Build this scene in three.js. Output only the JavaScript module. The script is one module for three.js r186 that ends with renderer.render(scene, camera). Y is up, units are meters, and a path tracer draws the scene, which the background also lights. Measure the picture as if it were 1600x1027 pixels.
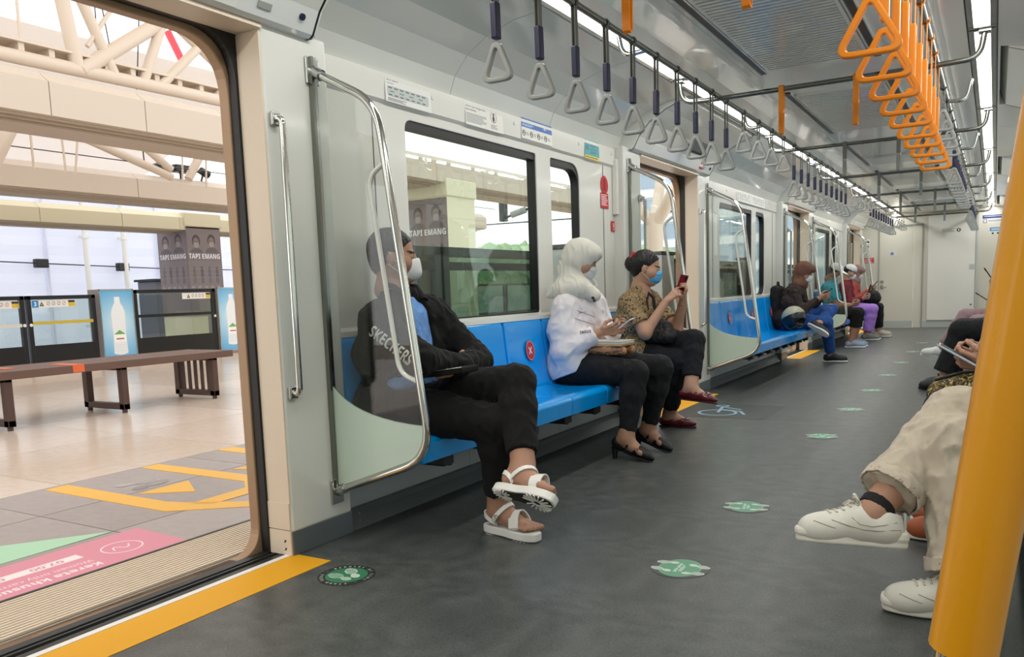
import * as THREE from 'three';
import { RoundedBoxGeometry } from 'three/addons/geometries/RoundedBoxGeometry.js';
import { mergeGeometries, mergeVertices } from 'three/addons/utils/BufferGeometryUtils.js';
import { RectAreaLightUniformsLib } from 'three/addons/lights/RectAreaLightUniformsLib.js';
import { createNoise3D } from 'simplex-noise';

// ---------- camera, sky, exposure ----------
const V = (x, y, z) => new THREE.Vector3(x, y, z);
const scene = new THREE.Scene();
const camera = new THREE.PerspectiveCamera(2 * Math.atan(600 / 1260) * 180 / Math.PI, 1600 / 1200, 0.05, 300);
camera.position.set(0.89, 0.95, 0);
camera.quaternion.setFromRotationMatrix(new THREE.Matrix4().makeBasis(
  V(0.85913217, -0.03453785, -0.51058697), V(-0.02840732, 0.99296309, -0.1149666), V(0.51096472, 0.11327591, 0.85210541)));
camera.setViewOffset(1600, 1200, 0, 0, 1600, 1027);   // the photograph is a 4:3 frame cropped at the bottom
scene.add(camera);
const renderer = new THREE.WebGLRenderer({ antialias: true });
renderer.toneMapping = THREE.LinearToneMapping;
renderer.toneMappingExposure = 1.0;
renderer.shadowMap.enabled = true;
RectAreaLightUniformsLib.init();
scene.background = new THREE.Color(1.0, 0.995, 0.985);
scene.backgroundIntensity = 2.1;
const LED = 19;   // brightness of the ceiling lights

// ---------- helpers ----------
let seedState = 12345;
const rnd = () => { seedState = (seedState + 0x6d2b79f5) | 0; let t = Math.imul(seedState ^ (seedState >>> 15), 1 | seedState); t = (t + Math.imul(t ^ (t >>> 7), 61 | t)) ^ t; return ((t ^ (t >>> 14)) >>> 0) / 4294967296; };
const noise3 = createNoise3D(rnd);
const used = new Map();
function numbered(name) { const n = used.get(name) ?? 0; used.set(name, n + 1); return n ? `${name}_${String(n).padStart(3, '0')}` : name; }
const sh = (m) => { m.castShadow = m.receiveShadow = true; return m; };
function thing(name, label, category, pos = [0, 0, 0], group, turn = 0) {
  const o = new THREE.Group(); o.name = numbered(name); o.position.set(...pos); o.rotation.y = turn;
  o.userData = { label, category }; if (group) o.userData.group = group;
  scene.add(o); return o;
}
function part(parent, name, geo, mat, label) {
  const m = sh(new THREE.Mesh(Array.isArray(geo) ? merge(geo) : geo, mat)); m.name = name;
  if (label) m.userData.label = label;
  parent.add(m); return m;
}
function one(name, label, category, geo, mat, group) {     // a thing that is one mesh; its geometry is moved so that the origin sits at its base
  const g = Array.isArray(geo) ? merge(geo) : geo; g.computeBoundingBox();
  const c = g.boundingBox.getCenter(V(0, 0, 0)); c.y = g.boundingBox.min.y; g.translate(-c.x, -c.y, -c.z);
  const m = sh(new THREE.Mesh(g, mat)); m.name = numbered(name); m.position.copy(c);
  m.userData = { label, category }; if (group) m.userData.group = group; scene.add(m); return m;
}
function struct(name, geo, mat, parent) {
  const m = sh(new THREE.Mesh(Array.isArray(geo) ? merge(geo) : geo, mat)); m.name = parent ? name : numbered(name);
  if (!parent) m.userData.kind = 'structure';
  (parent ?? scene).add(m); return m;
}
function structGroup(name) { const g = new THREE.Group(); g.name = numbered(name); g.userData.kind = 'structure'; scene.add(g); return g; }
function copyOf(src, pos, label, turn = 0) {
  const c = src.clone(); c.name = numbered(src.name.replace(/_\d{3}$/, '')); c.userData = { ...src.userData, label };
  c.position.set(...pos); c.rotation.y = turn; scene.add(c); return c;
}
const clean = (g) => { const o = g.index ? g.toNonIndexed() : g; for (const k of Object.keys(o.attributes)) if (!['position', 'normal', 'uv', 'color'].includes(k)) o.deleteAttribute(k); return o; };
function merge(list) {
  const gs = list.map(clean); const hasC = gs.some((g) => g.attributes.color);
  for (const g of gs) {
    if (!g.attributes.uv) g.setAttribute('uv', new THREE.BufferAttribute(new Float32Array(g.attributes.position.count * 2), 2));
    if (hasC && !g.attributes.color) g.setAttribute('color', new THREE.BufferAttribute(new Float32Array(g.attributes.position.count * 3).fill(1), 3));
  }
  return mergeGeometries(gs);
}
function bx(x0, x1, y0, y1, z0, z1, r = 0) {
  const w = Math.abs(x1 - x0), h = Math.abs(y1 - y0), d = Math.abs(z1 - z0);
  const g = r ? new RoundedBoxGeometry(w, h, d, 2, Math.min(r, w / 2.01, h / 2.01, d / 2.01)) : new THREE.BoxGeometry(w, h, d);
  return g.translate((x0 + x1) / 2, (y0 + y1) / 2, (z0 + z1) / 2);
}
const poly = (pts) => { const s = new THREE.Shape(); pts.forEach(([x, y], i) => (i ? s.lineTo(x, y) : s.moveTo(x, y))); s.closePath(); return s; };
function rrect(x0, x1, y0, y1, r, cls = THREE.Shape) {   // r: number or [bl, br, tr, tl]
  const [a, b, c, d] = Array.isArray(r) ? r : [r, r, r, r]; const s = new cls();
  s.moveTo(x0 + a, y0); s.lineTo(x1 - b, y0); if (b) s.quadraticCurveTo(x1, y0, x1, y0 + b);
  s.lineTo(x1, y1 - c); if (c) s.quadraticCurveTo(x1, y1, x1 - c, y1);
  s.lineTo(x0 + d, y1); if (d) s.quadraticCurveTo(x0, y1, x0, y1 - d);
  s.lineTo(x0, y0 + a); if (a) s.quadraticCurveTo(x0, y0, x0 + a, y0); return s;
}
const ext = (shape, depth, bev = 0, seg = 10) => new THREE.ExtrudeGeometry(shape, { depth: depth - 2 * bev, bevelEnabled: bev > 0, bevelSize: bev, bevelThickness: bev, bevelOffset: -bev, bevelSegments: 2, curveSegments: seg }).translate(0, 0, bev);
// a cross-section in x, y drawn out along z
const alongZ = (pts, z0, z1, bev = 0) => ext(pts instanceof THREE.Shape ? pts : poly(pts), Math.abs(z1 - z0), bev).translate(0, 0, Math.min(z0, z1));
// a shape drawn in (-z, y) with thickness along x
const alongX = (shape, x0, x1, bev = 0) => ext(shape, Math.abs(x1 - x0), bev).rotateY(Math.PI / 2).translate(Math.min(x0, x1), 0, 0);
function filletPath(pts, bend) {
  const p = pts.map((q) => (q.isVector3 ? q : V(...q))), path = new THREE.CurvePath(); let from = p[0];
  for (let i = 1; i < p.length - 1; i++) {
    const a = p[i - 1].clone().sub(p[i]), b = p[i + 1].clone().sub(p[i]), r = Math.min(Array.isArray(bend) ? bend[i - 1] : bend, a.length() * 0.49, b.length() * 0.49);
    const s = p[i].clone().add(a.setLength(r)), e = p[i].clone().add(b.setLength(r));
    path.add(new THREE.LineCurve3(from, s)); path.add(new THREE.QuadraticBezierCurve3(s, p[i].clone(), e)); from = e;
  }
  path.add(new THREE.LineCurve3(from, p[p.length - 1])); return path;
}
function pipe(pts, r, bend = 0.05, rad = 10) {          // a round tube with filleted corners and closed ends
  const path = filletPath(pts, bend), out = [];
  const P = []; for (const c of path.curves) { const n = c.isLineCurve3 ? 1 : 7; for (let i = 0; i < n; i++) P.push(c.getPoint(i / n)); } P.push(path.curves.at(-1).getPoint(1));
  return sweep(P, () => r, rad);
}
function sweep(P, rOf, rad = 10, flat = 1) {             // tube through points with varying radius, capped
  const n = P.length, pos = [], idx = [], nor = [], uv = []; let N = null, len = 0;
  for (let i = 0; i < n; i++) {
    const T = P[Math.min(i + 1, n - 1)].clone().sub(P[Math.max(i - 1, 0)]).normalize();
    if (!N) { N = Math.abs(T.y) > 0.9 ? V(1, 0, 0) : V(0, 1, 0); }
    N = N.clone().sub(T.clone().multiplyScalar(N.dot(T))).normalize(); const B = T.clone().cross(N), r = rOf(i / (n - 1));
    if (i) len += P[i].distanceTo(P[i - 1]);
    for (let k = 0; k <= rad; k++) { const a = k / rad * Math.PI * 2, d = N.clone().multiplyScalar(Math.cos(a) * flat).addScaledVector(B, Math.sin(a)); pos.push(P[i].x + d.x * r, P[i].y + d.y * r, P[i].z + d.z * r); const m = N.clone().multiplyScalar(Math.cos(a)).addScaledVector(B, Math.sin(a) * flat).normalize(); nor.push(m.x, m.y, m.z); uv.push(k / rad, len); }
    if (i) for (let k = 0; k < rad; k++) { const a = (i - 1) * (rad + 1) + k, b = a + rad + 1; idx.push(a, a + 1, b, b, a + 1, b + 1); }
  }
  for (const end of [0, n - 1]) {
    const c = pos.length / 3, T = end ? P[n - 1].clone().sub(P[n - 2]).normalize() : P[0].clone().sub(P[1]).normalize();
    pos.push(P[end].x, P[end].y, P[end].z); nor.push(T.x, T.y, T.z); uv.push(0, 0);
    for (let k = 0; k <= rad; k++) { const j = (end * (rad + 1) + k) * 3; pos.push(pos[j], pos[j + 1], pos[j + 2]); nor.push(T.x, T.y, T.z); uv.push(0, 0); }
    for (let k = 0; k < rad; k++) end ? idx.push(c, c + 1 + k, c + 2 + k) : idx.push(c, c + 2 + k, c + 1 + k);
  }
  const g = new THREE.BufferGeometry();
  g.setAttribute('position', new THREE.Float32BufferAttribute(pos, 3)); g.setAttribute('normal', new THREE.Float32BufferAttribute(nor, 3)); g.setAttribute('uv', new THREE.Float32BufferAttribute(uv, 2)); g.setIndex(idx);
  // make the winding agree with the normals
  const A = V(pos[0], pos[1], pos[2]), i0 = idx[0] * 3, i1 = idx[1] * 3, i2 = idx[2] * 3, f = V(pos[i1] - pos[i0], pos[i1 + 1] - pos[i0 + 1], pos[i1 + 2] - pos[i0 + 2]).cross(V(pos[i2] - pos[i0], pos[i2 + 1] - pos[i0 + 1], pos[i2 + 2] - pos[i0 + 2]));
  if (f.dot(V(nor[i0], nor[i0 + 1], nor[i0 + 2])) < 0) for (let i = 0; i < idx.length; i += 3) { const t = idx[i + 1]; idx[i + 1] = idx[i + 2]; idx[i + 2] = t; }
  g.setIndex(idx); return g;
}
const cyl = (a, b, r, r2 = r, rad = 14) => sweep([V(...a), V(...b)], (t) => r + (r2 - r) * t, rad);
function canvasTex(w, h, draw, bump) {
  const c = document.createElement('canvas'); c.width = w; c.height = h; const x = c.getContext('2d'); draw(x, w, h);
  const t = new THREE.CanvasTexture(c); if (!bump) t.colorSpace = THREE.SRGBColorSpace; t.wrapS = t.wrapT = THREE.RepeatWrapping; t.anisotropy = 8; return t;
}
const mat = (hex, rough = 0.5, metal = 0, o = {}) => new THREE.MeshPhysicalMaterial({ color: hex, roughness: rough, metalness: metal, ...o });
function grain(w, h, base, amp, fine = 1, o = {}) {      // fine and coarse mottling round a base colour
  return canvasTex(w, h, (x) => {
    const im = x.createImageData(w, h), c = new THREE.Color(base).convertLinearToSRGB(), b = [c.r * 255, c.g * 255, c.b * 255];
    for (let j = 0; j < h; j++) for (let i = 0; i < w; i++) {
      const a = i / w * 6.2832, q = j / h * 6.2832, n1 = noise3(Math.cos(a) * 1.5 + 7, Math.sin(a) * 1.5, Math.cos(q) * 1.5 + Math.sin(q) * 2.2), n2 = noise3(i * 0.19, j * 0.19, 3), n = (rnd() - 0.5) * fine + n1 * (o.coarse ?? 0.5) + n2 * 0.25, k = (j * w + i) * 4;
      for (let s = 0; s < 3; s++) im.data[k + s] = Math.max(0, Math.min(255, b[s] + n * amp)); im.data[k + 3] = 255;
    }
    x.putImageData(im, 0, 0);
  });
}
const boxUV = (g, s = 1) => {                            // uv in metres by dominant normal
  const p = g.attributes.position, n = g.attributes.normal, uv = new Float32Array(p.count * 2);
  for (let i = 0; i < p.count; i++) { const ax = Math.abs(n.getX(i)), ay = Math.abs(n.getY(i)), az = Math.abs(n.getZ(i)); const [u, v] = ay >= ax && ay >= az ? [p.getX(i), p.getZ(i)] : ax >= az ? [p.getZ(i), p.getY(i)] : [p.getX(i), p.getY(i)]; uv[i * 2] = u * s; uv[i * 2 + 1] = v * s; }
  g.setAttribute('uv', new THREE.BufferAttribute(uv, 2)); return g;
};
const ORD = ['first', 'second', 'third', 'fourth', 'fifth', 'sixth', 'seventh', 'eighth', 'ninth', 'tenth', 'eleventh', 'twelfth', 'thirteenth', 'fourteenth'];
// flat print: a thin sheet, its picture on the face that looks along `dir`; right and up give its size
function sheet(w, h, tex, o = {}) {
  const m = new THREE.MeshPhysicalMaterial({ map: tex, roughness: o.rough ?? 0.45, transparent: !!o.alpha, alphaTest: o.alpha ? 0.5 : 0, ...(o.more ?? {}) });
  return [o.round ? new THREE.CircleGeometry(w / 2, 40) : new THREE.PlaneGeometry(w, h), m];
}

// ---------- materials ----------
const M = {
  wall: mat('#e2e1da', 0.22, 0, { clearcoat: 0.5, clearcoatRoughness: 0.12 }),
  wallCool: mat('#dadcd6', 0.2, 0, { clearcoat: 0.5, clearcoatRoughness: 0.1 }),
  ceil: mat('#ecece3', 0.2, 0.05, { clearcoat: 0.4 }),
  jamb: mat('#dccdb9', 0.35),
  frameTan: mat('#a08468', 0.38, 0.35),
  rubber: mat('#0b0b0c', 0.45),
  black: mat('#101113', 0.3),
  steel: mat('#b9bbb8', 0.22, 1),
  chrome: mat('#d4d4d0', 0.09, 1),
  brushed: mat('#c3c8c7', 0.34, 0.25),
  kick: mat('#7b8387', 0.36, 0.6),
  darkMetal: mat('#3a3d3e', 0.45, 0.6),
  barMetal: mat('#85867f', 0.25, 0.9),
  blue: mat('#009df2', 0.16, 0, { clearcoat: 0.25, clearcoatRoughness: 0.08 }),
  blueDark: mat('#0c6fbe', 0.25),
  glass: new THREE.MeshPhysicalMaterial({ color: '#f2f7f4', transmission: 1, thickness: 0, roughness: 0.0, ior: 1.5 }),
  glassTint: new THREE.MeshPhysicalMaterial({ color: '#e9f0ed', transmission: 1, thickness: 0, roughness: 0.0, ior: 1.52 }),
  glassScreen: new THREE.MeshPhysicalMaterial({ color: '#eceeec', transmission: 1, thickness: 0, roughness: 0.0, ior: 1.45 }),
  frosted: mat('#c2d6c9', 0.28, 0, { clearcoat: 0.4 }),
  yellow: mat('#e3a400', 0.62),
  yellowSleeve: mat('#eda005', 0.3, 0, { clearcoat: 0.3 }),
  greyStrap: mat('#9a9c98', 0.45), greyBelt: mat('#6f6f69', 0.7), navy: mat('#14163a', 0.5),
  orange: mat('#f08a0c', 0.32), orangeBelt: mat('#e58a1e', 0.6),
  white: mat('#e9e9e4', 0.4), offwhite: mat('#d8d6ca', 0.45),
  beam: mat('#cbbdad', 0.55), beamDark: mat('#bcae9c', 0.6), truss: mat('#d6c7b6', 0.5), membrane: new THREE.MeshPhysicalMaterial({ color: '#f6efe9', roughness: 0.9, transmission: 0.45, thickness: 0 }),
  column: mat('#e2dcc0', 0.6),
  bench: mat('#664d43', 0.5), benchLeg: mat('#523d35', 0.45),
};
// ---------- train shell ----------
const flip = (g) => { g.scale(-1, 1, 1); const h = g.index ? g.toNonIndexed() : g; for (const k in h.attributes) { const a = h.attributes[k], n = a.itemSize; for (let i = 0; i < a.count; i += 3) for (let c = 0; c < n; c++) { const t = a.array[(i + 1) * n + c]; a.array[(i + 1) * n + c] = a.array[(i + 2) * n + c]; a.array[(i + 2) * n + c] = t; } } return h; };
const mg = (g, s) => { const q = Array.isArray(g) ? merge(g) : g; return s < 0 ? q : flip(q); };   // everything is drawn for the left side; s = 1 mirrors it
const W = (t, name, geo, m, label) => { const g = (Array.isArray(geo) ? merge(geo) : geo); g.translate(-t.position.x, -t.position.y, -t.position.z); return part(t, name, g, m, label); };   // a part drawn in world coordinates
const DOORS = [[-0.55, -2.31], [-5.36, -7.14], [-10.2, -11.98], [-15.1, -16.9]];   // the planes of the two glass screens of each doorway
const BAYS = [[2.6, -0.55], [-2.31, -5.36], [-7.14, -10.2], [-11.98, -15.1]];
const END = -17.45;
const SIDE = ['left', 'right'];

const floorTex = grain(512, 512, '#4d514f', 26, 1.1, { coarse: 0.35 }); floorTex.repeat.set(0.9, 0.9);
const floorMat = mat('#ffffff', 0.36, 0, { map: floorTex, specularIntensity: 0.8 });
const floorG = structGroup('floor');
for (const [a, b] of [[2.6, -5.613], [-5.617, -11.2], [-11.204, END]]) struct('floor_sheet', boxUV(bx(-1.34, 1.34, -0.06, 0, a, b)), floorMat, floorG);
struct('seam_strip', [bx(-1.32, 1.32, -0.01, 0.0006, -5.62, -5.61), bx(-1.32, 1.32, -0.01, 0.0006, -11.207, -11.197)], mat('#7d817d', 0.4), floorG);

const ceil = structGroup('ceiling');
for (const s of [-1, 1]) {
  const sd = SIDE[(s + 1) / 2];
  const wallG = structGroup('wall_' + sd);
  BAYS.forEach(([a, b], i) => {
    const u = (d) => -(a - d);           // d metres along the bay
    const w0 = u(0.655), w1 = u(2.43), sh1 = rrect(-a + 0.05, -b - 0.05, 0.0, 1.905, 0), led = structGroup('trim_' + (23 + i + (s > 0 ? 4 : 0)));
    const A = [w0, u(1.865)], B = [u(2.04), w1];
    sh1.holes.push(rrect(A[0], A[1], 0.825, 1.735, [0.05, 0.02, 0.02, 0.05], THREE.Path), rrect(B[0], B[1], 0.825, 1.735, [0.02, 0.12, 0.12, 0.02], THREE.Path));
    struct('wall_panel', mg(alongX(sh1, -1.46, -1.4, 0.004), s), M.wall, wallG);
    struct('header_panel', mg(alongZ([[-1.401, 1.775], [-1.385, 1.79], [-1.382, 1.90], [-1.401, 1.905]], a - 0.09, b + 0.09), s), M.wall, led);
    struct('window_ledge', mg(alongZ([[-1.402, 0.775], [-1.355, 0.79], [-1.358, 0.812], [-1.402, 0.826]], a - 0.09, b + 0.09), s), M.wall, led);
    struct('seam', mg([bx(-1.402, -1.3975, 0.83, 1.775, a - 0.43, a - 0.426), bx(-1.402, -1.3975, 0.83, 1.775, b + 0.26, b + 0.264)], s), M.darkMetal, led);
    struct('rivet', mg([0.12, 0.85, 1.6, 2.4, 2.9].map((d) => cyl([-1.386, 1.86, a - d], [-1.3795, 1.86, a - d], 0.011, 0.009, 12)), s), M.wallCool, led);
    // window with its black gasket
    const win = structGroup('window_' + (i + 1 + (s > 0 ? BAYS.length : 0)));
    for (const [[p, q], r] of [[A, [0.05, 0.02, 0.02, 0.05]], [B, [0.02, 0.12, 0.12, 0.02]]]) {
      const f = rrect(p, q, 0.825, 1.735, r); f.holes.push(rrect(p + (r[0] < 0.06 && r[0] > 0.03 ? 0.003 : 0.012), q - 0.012, 0.832, 1.70, r.map((x) => Math.max(x - 0.012, 0.01)), THREE.Path));
      struct('gasket', mg(alongX(f, -1.458, -1.408), s), M.rubber, win);
      struct('pane', mg(alongX(rrect(p + 0.008, q - 0.008, 0.83, 1.73, r.map((x) => Math.max(x - 0.01, 0.01))), -1.448, -1.443), s), M.glassTint, win);
    }
    if (i) {
      const sk = structGroup('trim_' + (i + (s > 0 ? 3 : 0)));
      struct('skirt_panel', mg([bx(-1.41, -1.398, 0.05, 0.34, a - 0.09, a - 1.06), bx(-1.41, -1.398, 0.05, 0.34, a - 1.064, a - 2.06), bx(-1.41, -1.398, 0.05, 0.34, a - 2.064, b + 0.09)], s), M.brushed, sk);
      struct('coving', mg(alongZ([[-1.41, 0], [-1.335, 0], [-1.37, 0.05], [-1.372, 0.075], [-1.41, 0.075]], a - 0.088, b + 0.088), s), mat('#5a5f5f', 0.45, 0.2), sk);
    }
  });
  DOORS.forEach(([a, b], i) => {
    const near = a - 0.22, far = b + 0.24;
    const pil = structGroup('trim_' + (7 + i + (s > 0 ? 4 : 0)));
    for (const [p, q, e] of [[a + 0.085, near, 1], [far, b - 0.085, -1]]) {
      struct('pillar', mg(bx(-1.46, -1.32, 0.088, 1.92, p, q, 0.012), s), M.wallCool, pil);
      struct('kick_plate', mg(bx(-1.46, -1.322, 0, 0.092, p, q, 0.003), s), M.kick, pil);
      const E2 = e > 0 ? near : far;     // the reveal that looks into the opening
      struct('reveal', mg(bx(-1.437, -1.324, 0.2, 1.88, E2 - 0.004, E2 + 0.004), s), M.jamb, pil);
      struct('reveal_plate', mg([bx(-1.437, -1.327, 0.1, 0.2, E2 - 0.007, E2 + 0.007), bx(-1.437, -1.327, 0.003, 0.096, E2 - 0.007, E2 + 0.007)], s), M.jamb, pil);
      struct('rivet', mg([[-1.36, 0.04, 0.03], [-1.36, 0.07, 0.03], [-1.335, 0.02, 0.0], [-1.335, 0.07, 0]].slice(0, 2).flatMap(([x, y]) => [cyl([-1.323, y, E2 - 0.04 * e], [-1.319, y, E2 - 0.04 * e], 0.005), cyl([-1.323, y, (e > 0 ? p : q) + 0.04 * e], [-1.319, y, (e > 0 ? p : q) + 0.04 * e], 0.005)]), s), M.steel, pil);
    }
    // car body outside the door pocket: rounded opening, black rubber, tan edge
    const z0 = -a - 0.05, z1 = -b + 0.05, o0 = -near + 0.014, o1 = -far - 0.014;
    const body = rrect(z0, z1, -0.05, 2.25, 0); body.holes.push(rrect(o0 + 0.008, o1 - 0.008, 0.0, 1.865, [0.11, 0.11, 0.2, 0.2], THREE.Path));
    struct('door_frame', mg(alongX(body, -1.522, -1.476, 0.004), s), M.frameTan, pil);
    const rub = rrect(z0, z1, -0.02, 2.2, 0); rub.holes.push(rrect(o0, o1, -0.01, 1.885, [0.01, 0.01, 0.17, 0.17], THREE.Path));
    struct('door_seal', mg(alongX(rub, -1.474, -1.438), s), M.rubber, pil);
    // overhead cover of the door gear
    const hd = structGroup('trim_' + (15 + i + (s > 0 ? 4 : 0)));
    const prof = [[-1.47, 1.9], [-1.3, 1.9], [-1.285, 1.91], [-1.245, 1.985], [-1.17, 2.07], [-1.05, 2.14], [-0.92, 2.19], [-0.88, 2.3], [-1.47, 2.3]];
    struct('header_cover', mg(alongZ(prof, a, b, 0.004), s), M.wallCool, hd);
    const rim = prof.map(([x, y]) => [x < -1.4 ? x : x + 0.0015, y < 1.905 ? y - 0.0015 : y - 0.0008]);
    struct('seam', mg([alongZ(rim, a - 0.012, a - 0.02), alongZ(rim, b + 0.012, b + 0.02)], s), M.rubber, hd);
    struct('header_soffit', mg(bx(-1.437, -1.31, 1.885, 1.899, near + 0.002, far - 0.002), s), M.jamb, hd);
    // access lid with a recessed latch, and a key lock, on the sloped face
    const T = 0.46, onFace = (g, z, t, lift) => { g.rotateX(0); g.rotateZ(-(Math.PI / 2 - Math.atan2(0.075, 0.04)) ); g.translate(-1.285 + 0.04 * t + lift * 0.88, 1.91 + 0.075 * t - lift * 0.47, z); return g; };
    struct('access_lid', mg(onFace(bx(-0.002, 0.002, -0.038, 0.038, -0.55, 0.55, 0.001), b + 0.92, T, 0.001), s), M.wall, hd);
    struct('latch', mg(onFace(bx(-0.002, 0.002, -0.012, 0.012, -0.03, 0.03, 0.004), b + 0.26, T, 0.003), s), M.greyStrap, hd);
    struct('key_lock', mg(onFace(cyl([-0.002, 0, 0], [0.006, 0, 0], 0.012), b + 0.09, T + 0.1, 0.002), s), M.navy, hd);
    // sill: yellow strip, white line, grooved metal
    const sill = structGroup('door_sill');
    struct('yellow_strip', mg(bx(-1.335, -1.157, -0.02, 0.0016, near + 0.02, far - 0.02), s), M.yellow, sill);
    struct('white_strip', mg(bx(-1.362, -1.337, -0.02, 0.003, near, far), s), M.white, sill);
    struct('guide_rail', mg(alongZ([[-1.475, -0.06], [-1.362, -0.06], [-1.362, 0.002], [-1.392, 0.002], [-1.394, -0.012], [-1.408, -0.012], [-1.41, 0.004], [-1.42, 0.004], [-1.422, -0.012], [-1.438, -0.012], [-1.44, 0.002], [-1.475, 0.002]], near, far), s), M.darkMetal, sill);
    struct('threshold_plate', mg(alongZ([[-1.53, -0.06], [-1.475, -0.06], [-1.475, 0.0], [-1.53, 0.0]], near, far), s), mat('#9b8f80', 0.4, 0.5), sill);
    if (s > 0) {                          // the doors on this side are shut
      const dr = structGroup('door_' + (i + 2));
      const mid = (near + far) / 2;
      for (const [p, q] of [[near, mid + 0.004], [mid - 0.004, far]]) {
        const leaf = rrect(-p, -q, 0.005, 1.89, 0); leaf.holes.push(rrect(-p + 0.11, -q - 0.11, 0.75, 1.68, 0.07, THREE.Path));
        struct('door_leaf', mg(alongX(leaf, -1.44, -1.405, 0.004), s), M.wall, dr); struct('pane', mg(alongX(rrect(-p + 0.1, -q - 0.1, 0.74, 1.69, 0.06), -1.425, -1.42), s), M.glassTint, dr);
      }
    } else {
      // grab handles on the pillars
      for (const [z, e] of [[far - 0.035, 1], [near + 0.035, -1]]) {
        const h = thing('grab_handle', `upright chrome grab handle on the ${e > 0 ? 'far' : 'near'} pillar of the ${ORD[i]} open doorway`, 'handle', [-1.31, 0.6, z], 'door pillar grab handles');
        W(h, 'bar', pipe([[-1.318, 0.61, z], [-1.275, 0.61, z], [-1.275, 1.585, z], [-1.318, 1.585, z]], 0.0125, 0.025), M.chrome);
        for (const y of [0.61, 1.585]) W(h, 'bracket', bx(-1.319, -1.30, y - 0.025, y + 0.025, z - 0.02, z + 0.02, 0.006), M.steel);
      }
    }
  });
  // curved panels between wall and ceiling
  const cur = [[-1.47, 1.9], [-1.4, 1.9], [-1.365, 1.985], [-1.29, 2.07], [-1.18, 2.135], [-1.03, 2.18], [-0.87, 2.2], [-0.87, 2.3], [-1.47, 2.3]];
  BAYS.forEach(([a, b]) => { for (let k = 0; k < 3; k++) struct('cove_panel', mg(alongZ(cur, a - (a - b) * k / 3 - 0.002, a - (a - b) * (k + 1) / 3 + 0.002, 0.002), s), M.wallCool, ceil); });
  struct('cove_panel', mg(alongZ(cur, -16.9, END), s), M.wallCool, ceil);
  struct('wall_panel', mg(bx(-1.46, -1.4, 0, 1.905, -16.98, END), s), M.wall, wallG);
}
// ceiling
for (const s of [-1, 1]) {
  struct('light_trough', mg(alongZ([[-0.88, 2.2], [-0.868, 2.2], [-0.862, 2.23], [-0.732, 2.23], [-0.728, 2.2], [-0.62, 2.205], [-0.62, 2.3], [-0.88, 2.3]], 2.6, END), s), M.wall, ceil);
  struct('ceiling_panel', mg(alongZ([[-0.622, 2.204], [-0.40, 2.172], [-0.36, 2.172], [-0.36, 2.3], [-0.622, 2.3]], 2.6, END), s), M.ceil, ceil);
}
struct('ceiling_panel', bx(-0.37, 0.37, 2.175, 2.3, 2.6, END), M.ceil, ceil);
struct('roof', bx(-1.56, 1.56, 2.3, 2.4, 2.7, END - 0.1), M.wall, ceil);
struct('wall_back', bx(-1.55, 1.55, 0, 2.3, 2.6, 2.7), M.wall);
for (const s of [-1, 1]) struct('underframe', mg(bx(-1.55, -1.34, -0.5, -0.06, 2.6, END), s), M.darkMetal);
// grilles and slots along the middle of the ceiling
for (let k = 0; k < 8; k++) {
  const z1 = -5.7 + 2.316 * (2 - k), z0 = z1 - 1.52; if (z0 < END) continue;
  const g = structGroup('ceiling_grille');
  struct('tray', bx(-0.26, 0.26, 2.168, 2.1745, z1, z0), mat('#5c5c55', 0.6), g);
  struct('rim', [bx(-0.27, -0.255, 2.157, 2.175, z1, z0), bx(0.255, 0.27, 2.157, 2.175, z1, z0), bx(-0.27, 0.27, 2.157, 2.175, z1 + 0.012, z1), bx(-0.27, 0.27, 2.157, 2.175, z0, z0 - 0.012)], M.ceil, g);
  const n = 36, slats = []; const slat = bx(-0.255, 0.255, 2.154, 2.163, -0.011, 0.011);
  for (let i = 0; i < n; i++) { const q = slat.clone().translate(0, 0, z1 - (i + 0.5) * 1.52 / n); if (k >= 1 && k <= 3) struct('slat', q, M.ceil, g); else slats.push(q); }
  if (slats.length) struct('slats', slats, M.ceil, g);
  for (const s of [-1, 1]) { struct('air_slot', mg(bx(-0.325, -0.285, 2.166, 2.1745, z1 + 0.1, z0 - 0.1), s), M.black, g); struct('slot_rim', mg([bx(-0.332, -0.325, 2.158, 2.175, z1 + 0.1, z0 - 0.1), bx(-0.285, -0.278, 2.158, 2.175, z1 + 0.1, z0 - 0.1)], s), M.ceil, g); }
}
// LED strips: a glowing diffuser and a light of the same size
const ledMat = new THREE.MeshStandardMaterial({ color: '#ffffff', emissive: new THREE.Color(1, 0.98, 0.93), emissiveIntensity: 3.2 });
for (const s of [-1, 1]) for (let k = 0; k < 9; k++) {
  const z1 = -2.68 + 2.3 * (2 - k), z0 = Math.max(z1 - 2.22, END + 0.03); if (z1 < END) continue;
  const x = s * 0.797, t = thing('ceiling_light', `long white light strip in the ${s < 0 ? 'left' : 'right'} ceiling trough, ${ORD[k]} from this end`, 'light', [x, 2.2, (z0 + z1) / 2], 'light strips along the ceiling');
  W(t, 'frame', [bx(x - 0.062, x - 0.037, 2.203, 2.229, z1, z0), bx(x + 0.037, x + 0.062, 2.203, 2.229, z1, z0), bx(x - 0.062, x + 0.062, 2.2, 2.229, z1 + 0.03, z1), bx(x - 0.062, x + 0.062, 2.2, 2.229, z0 - 0.03, z0)], M.steel);
  W(t, 'diffuser', bx(x - 0.036, x + 0.036, 2.214, 2.228, z1, z0), ledMat);
  const l = new THREE.RectAreaLight(new THREE.Color(1, 0.97, 0.92), LED, 0.085, z1 - z0); l.name = 'ceiling_light'; l.position.set(x, 2.2, (z0 + z1) / 2); l.rotation.x = -Math.PI / 2; scene.add(l);
}
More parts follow.
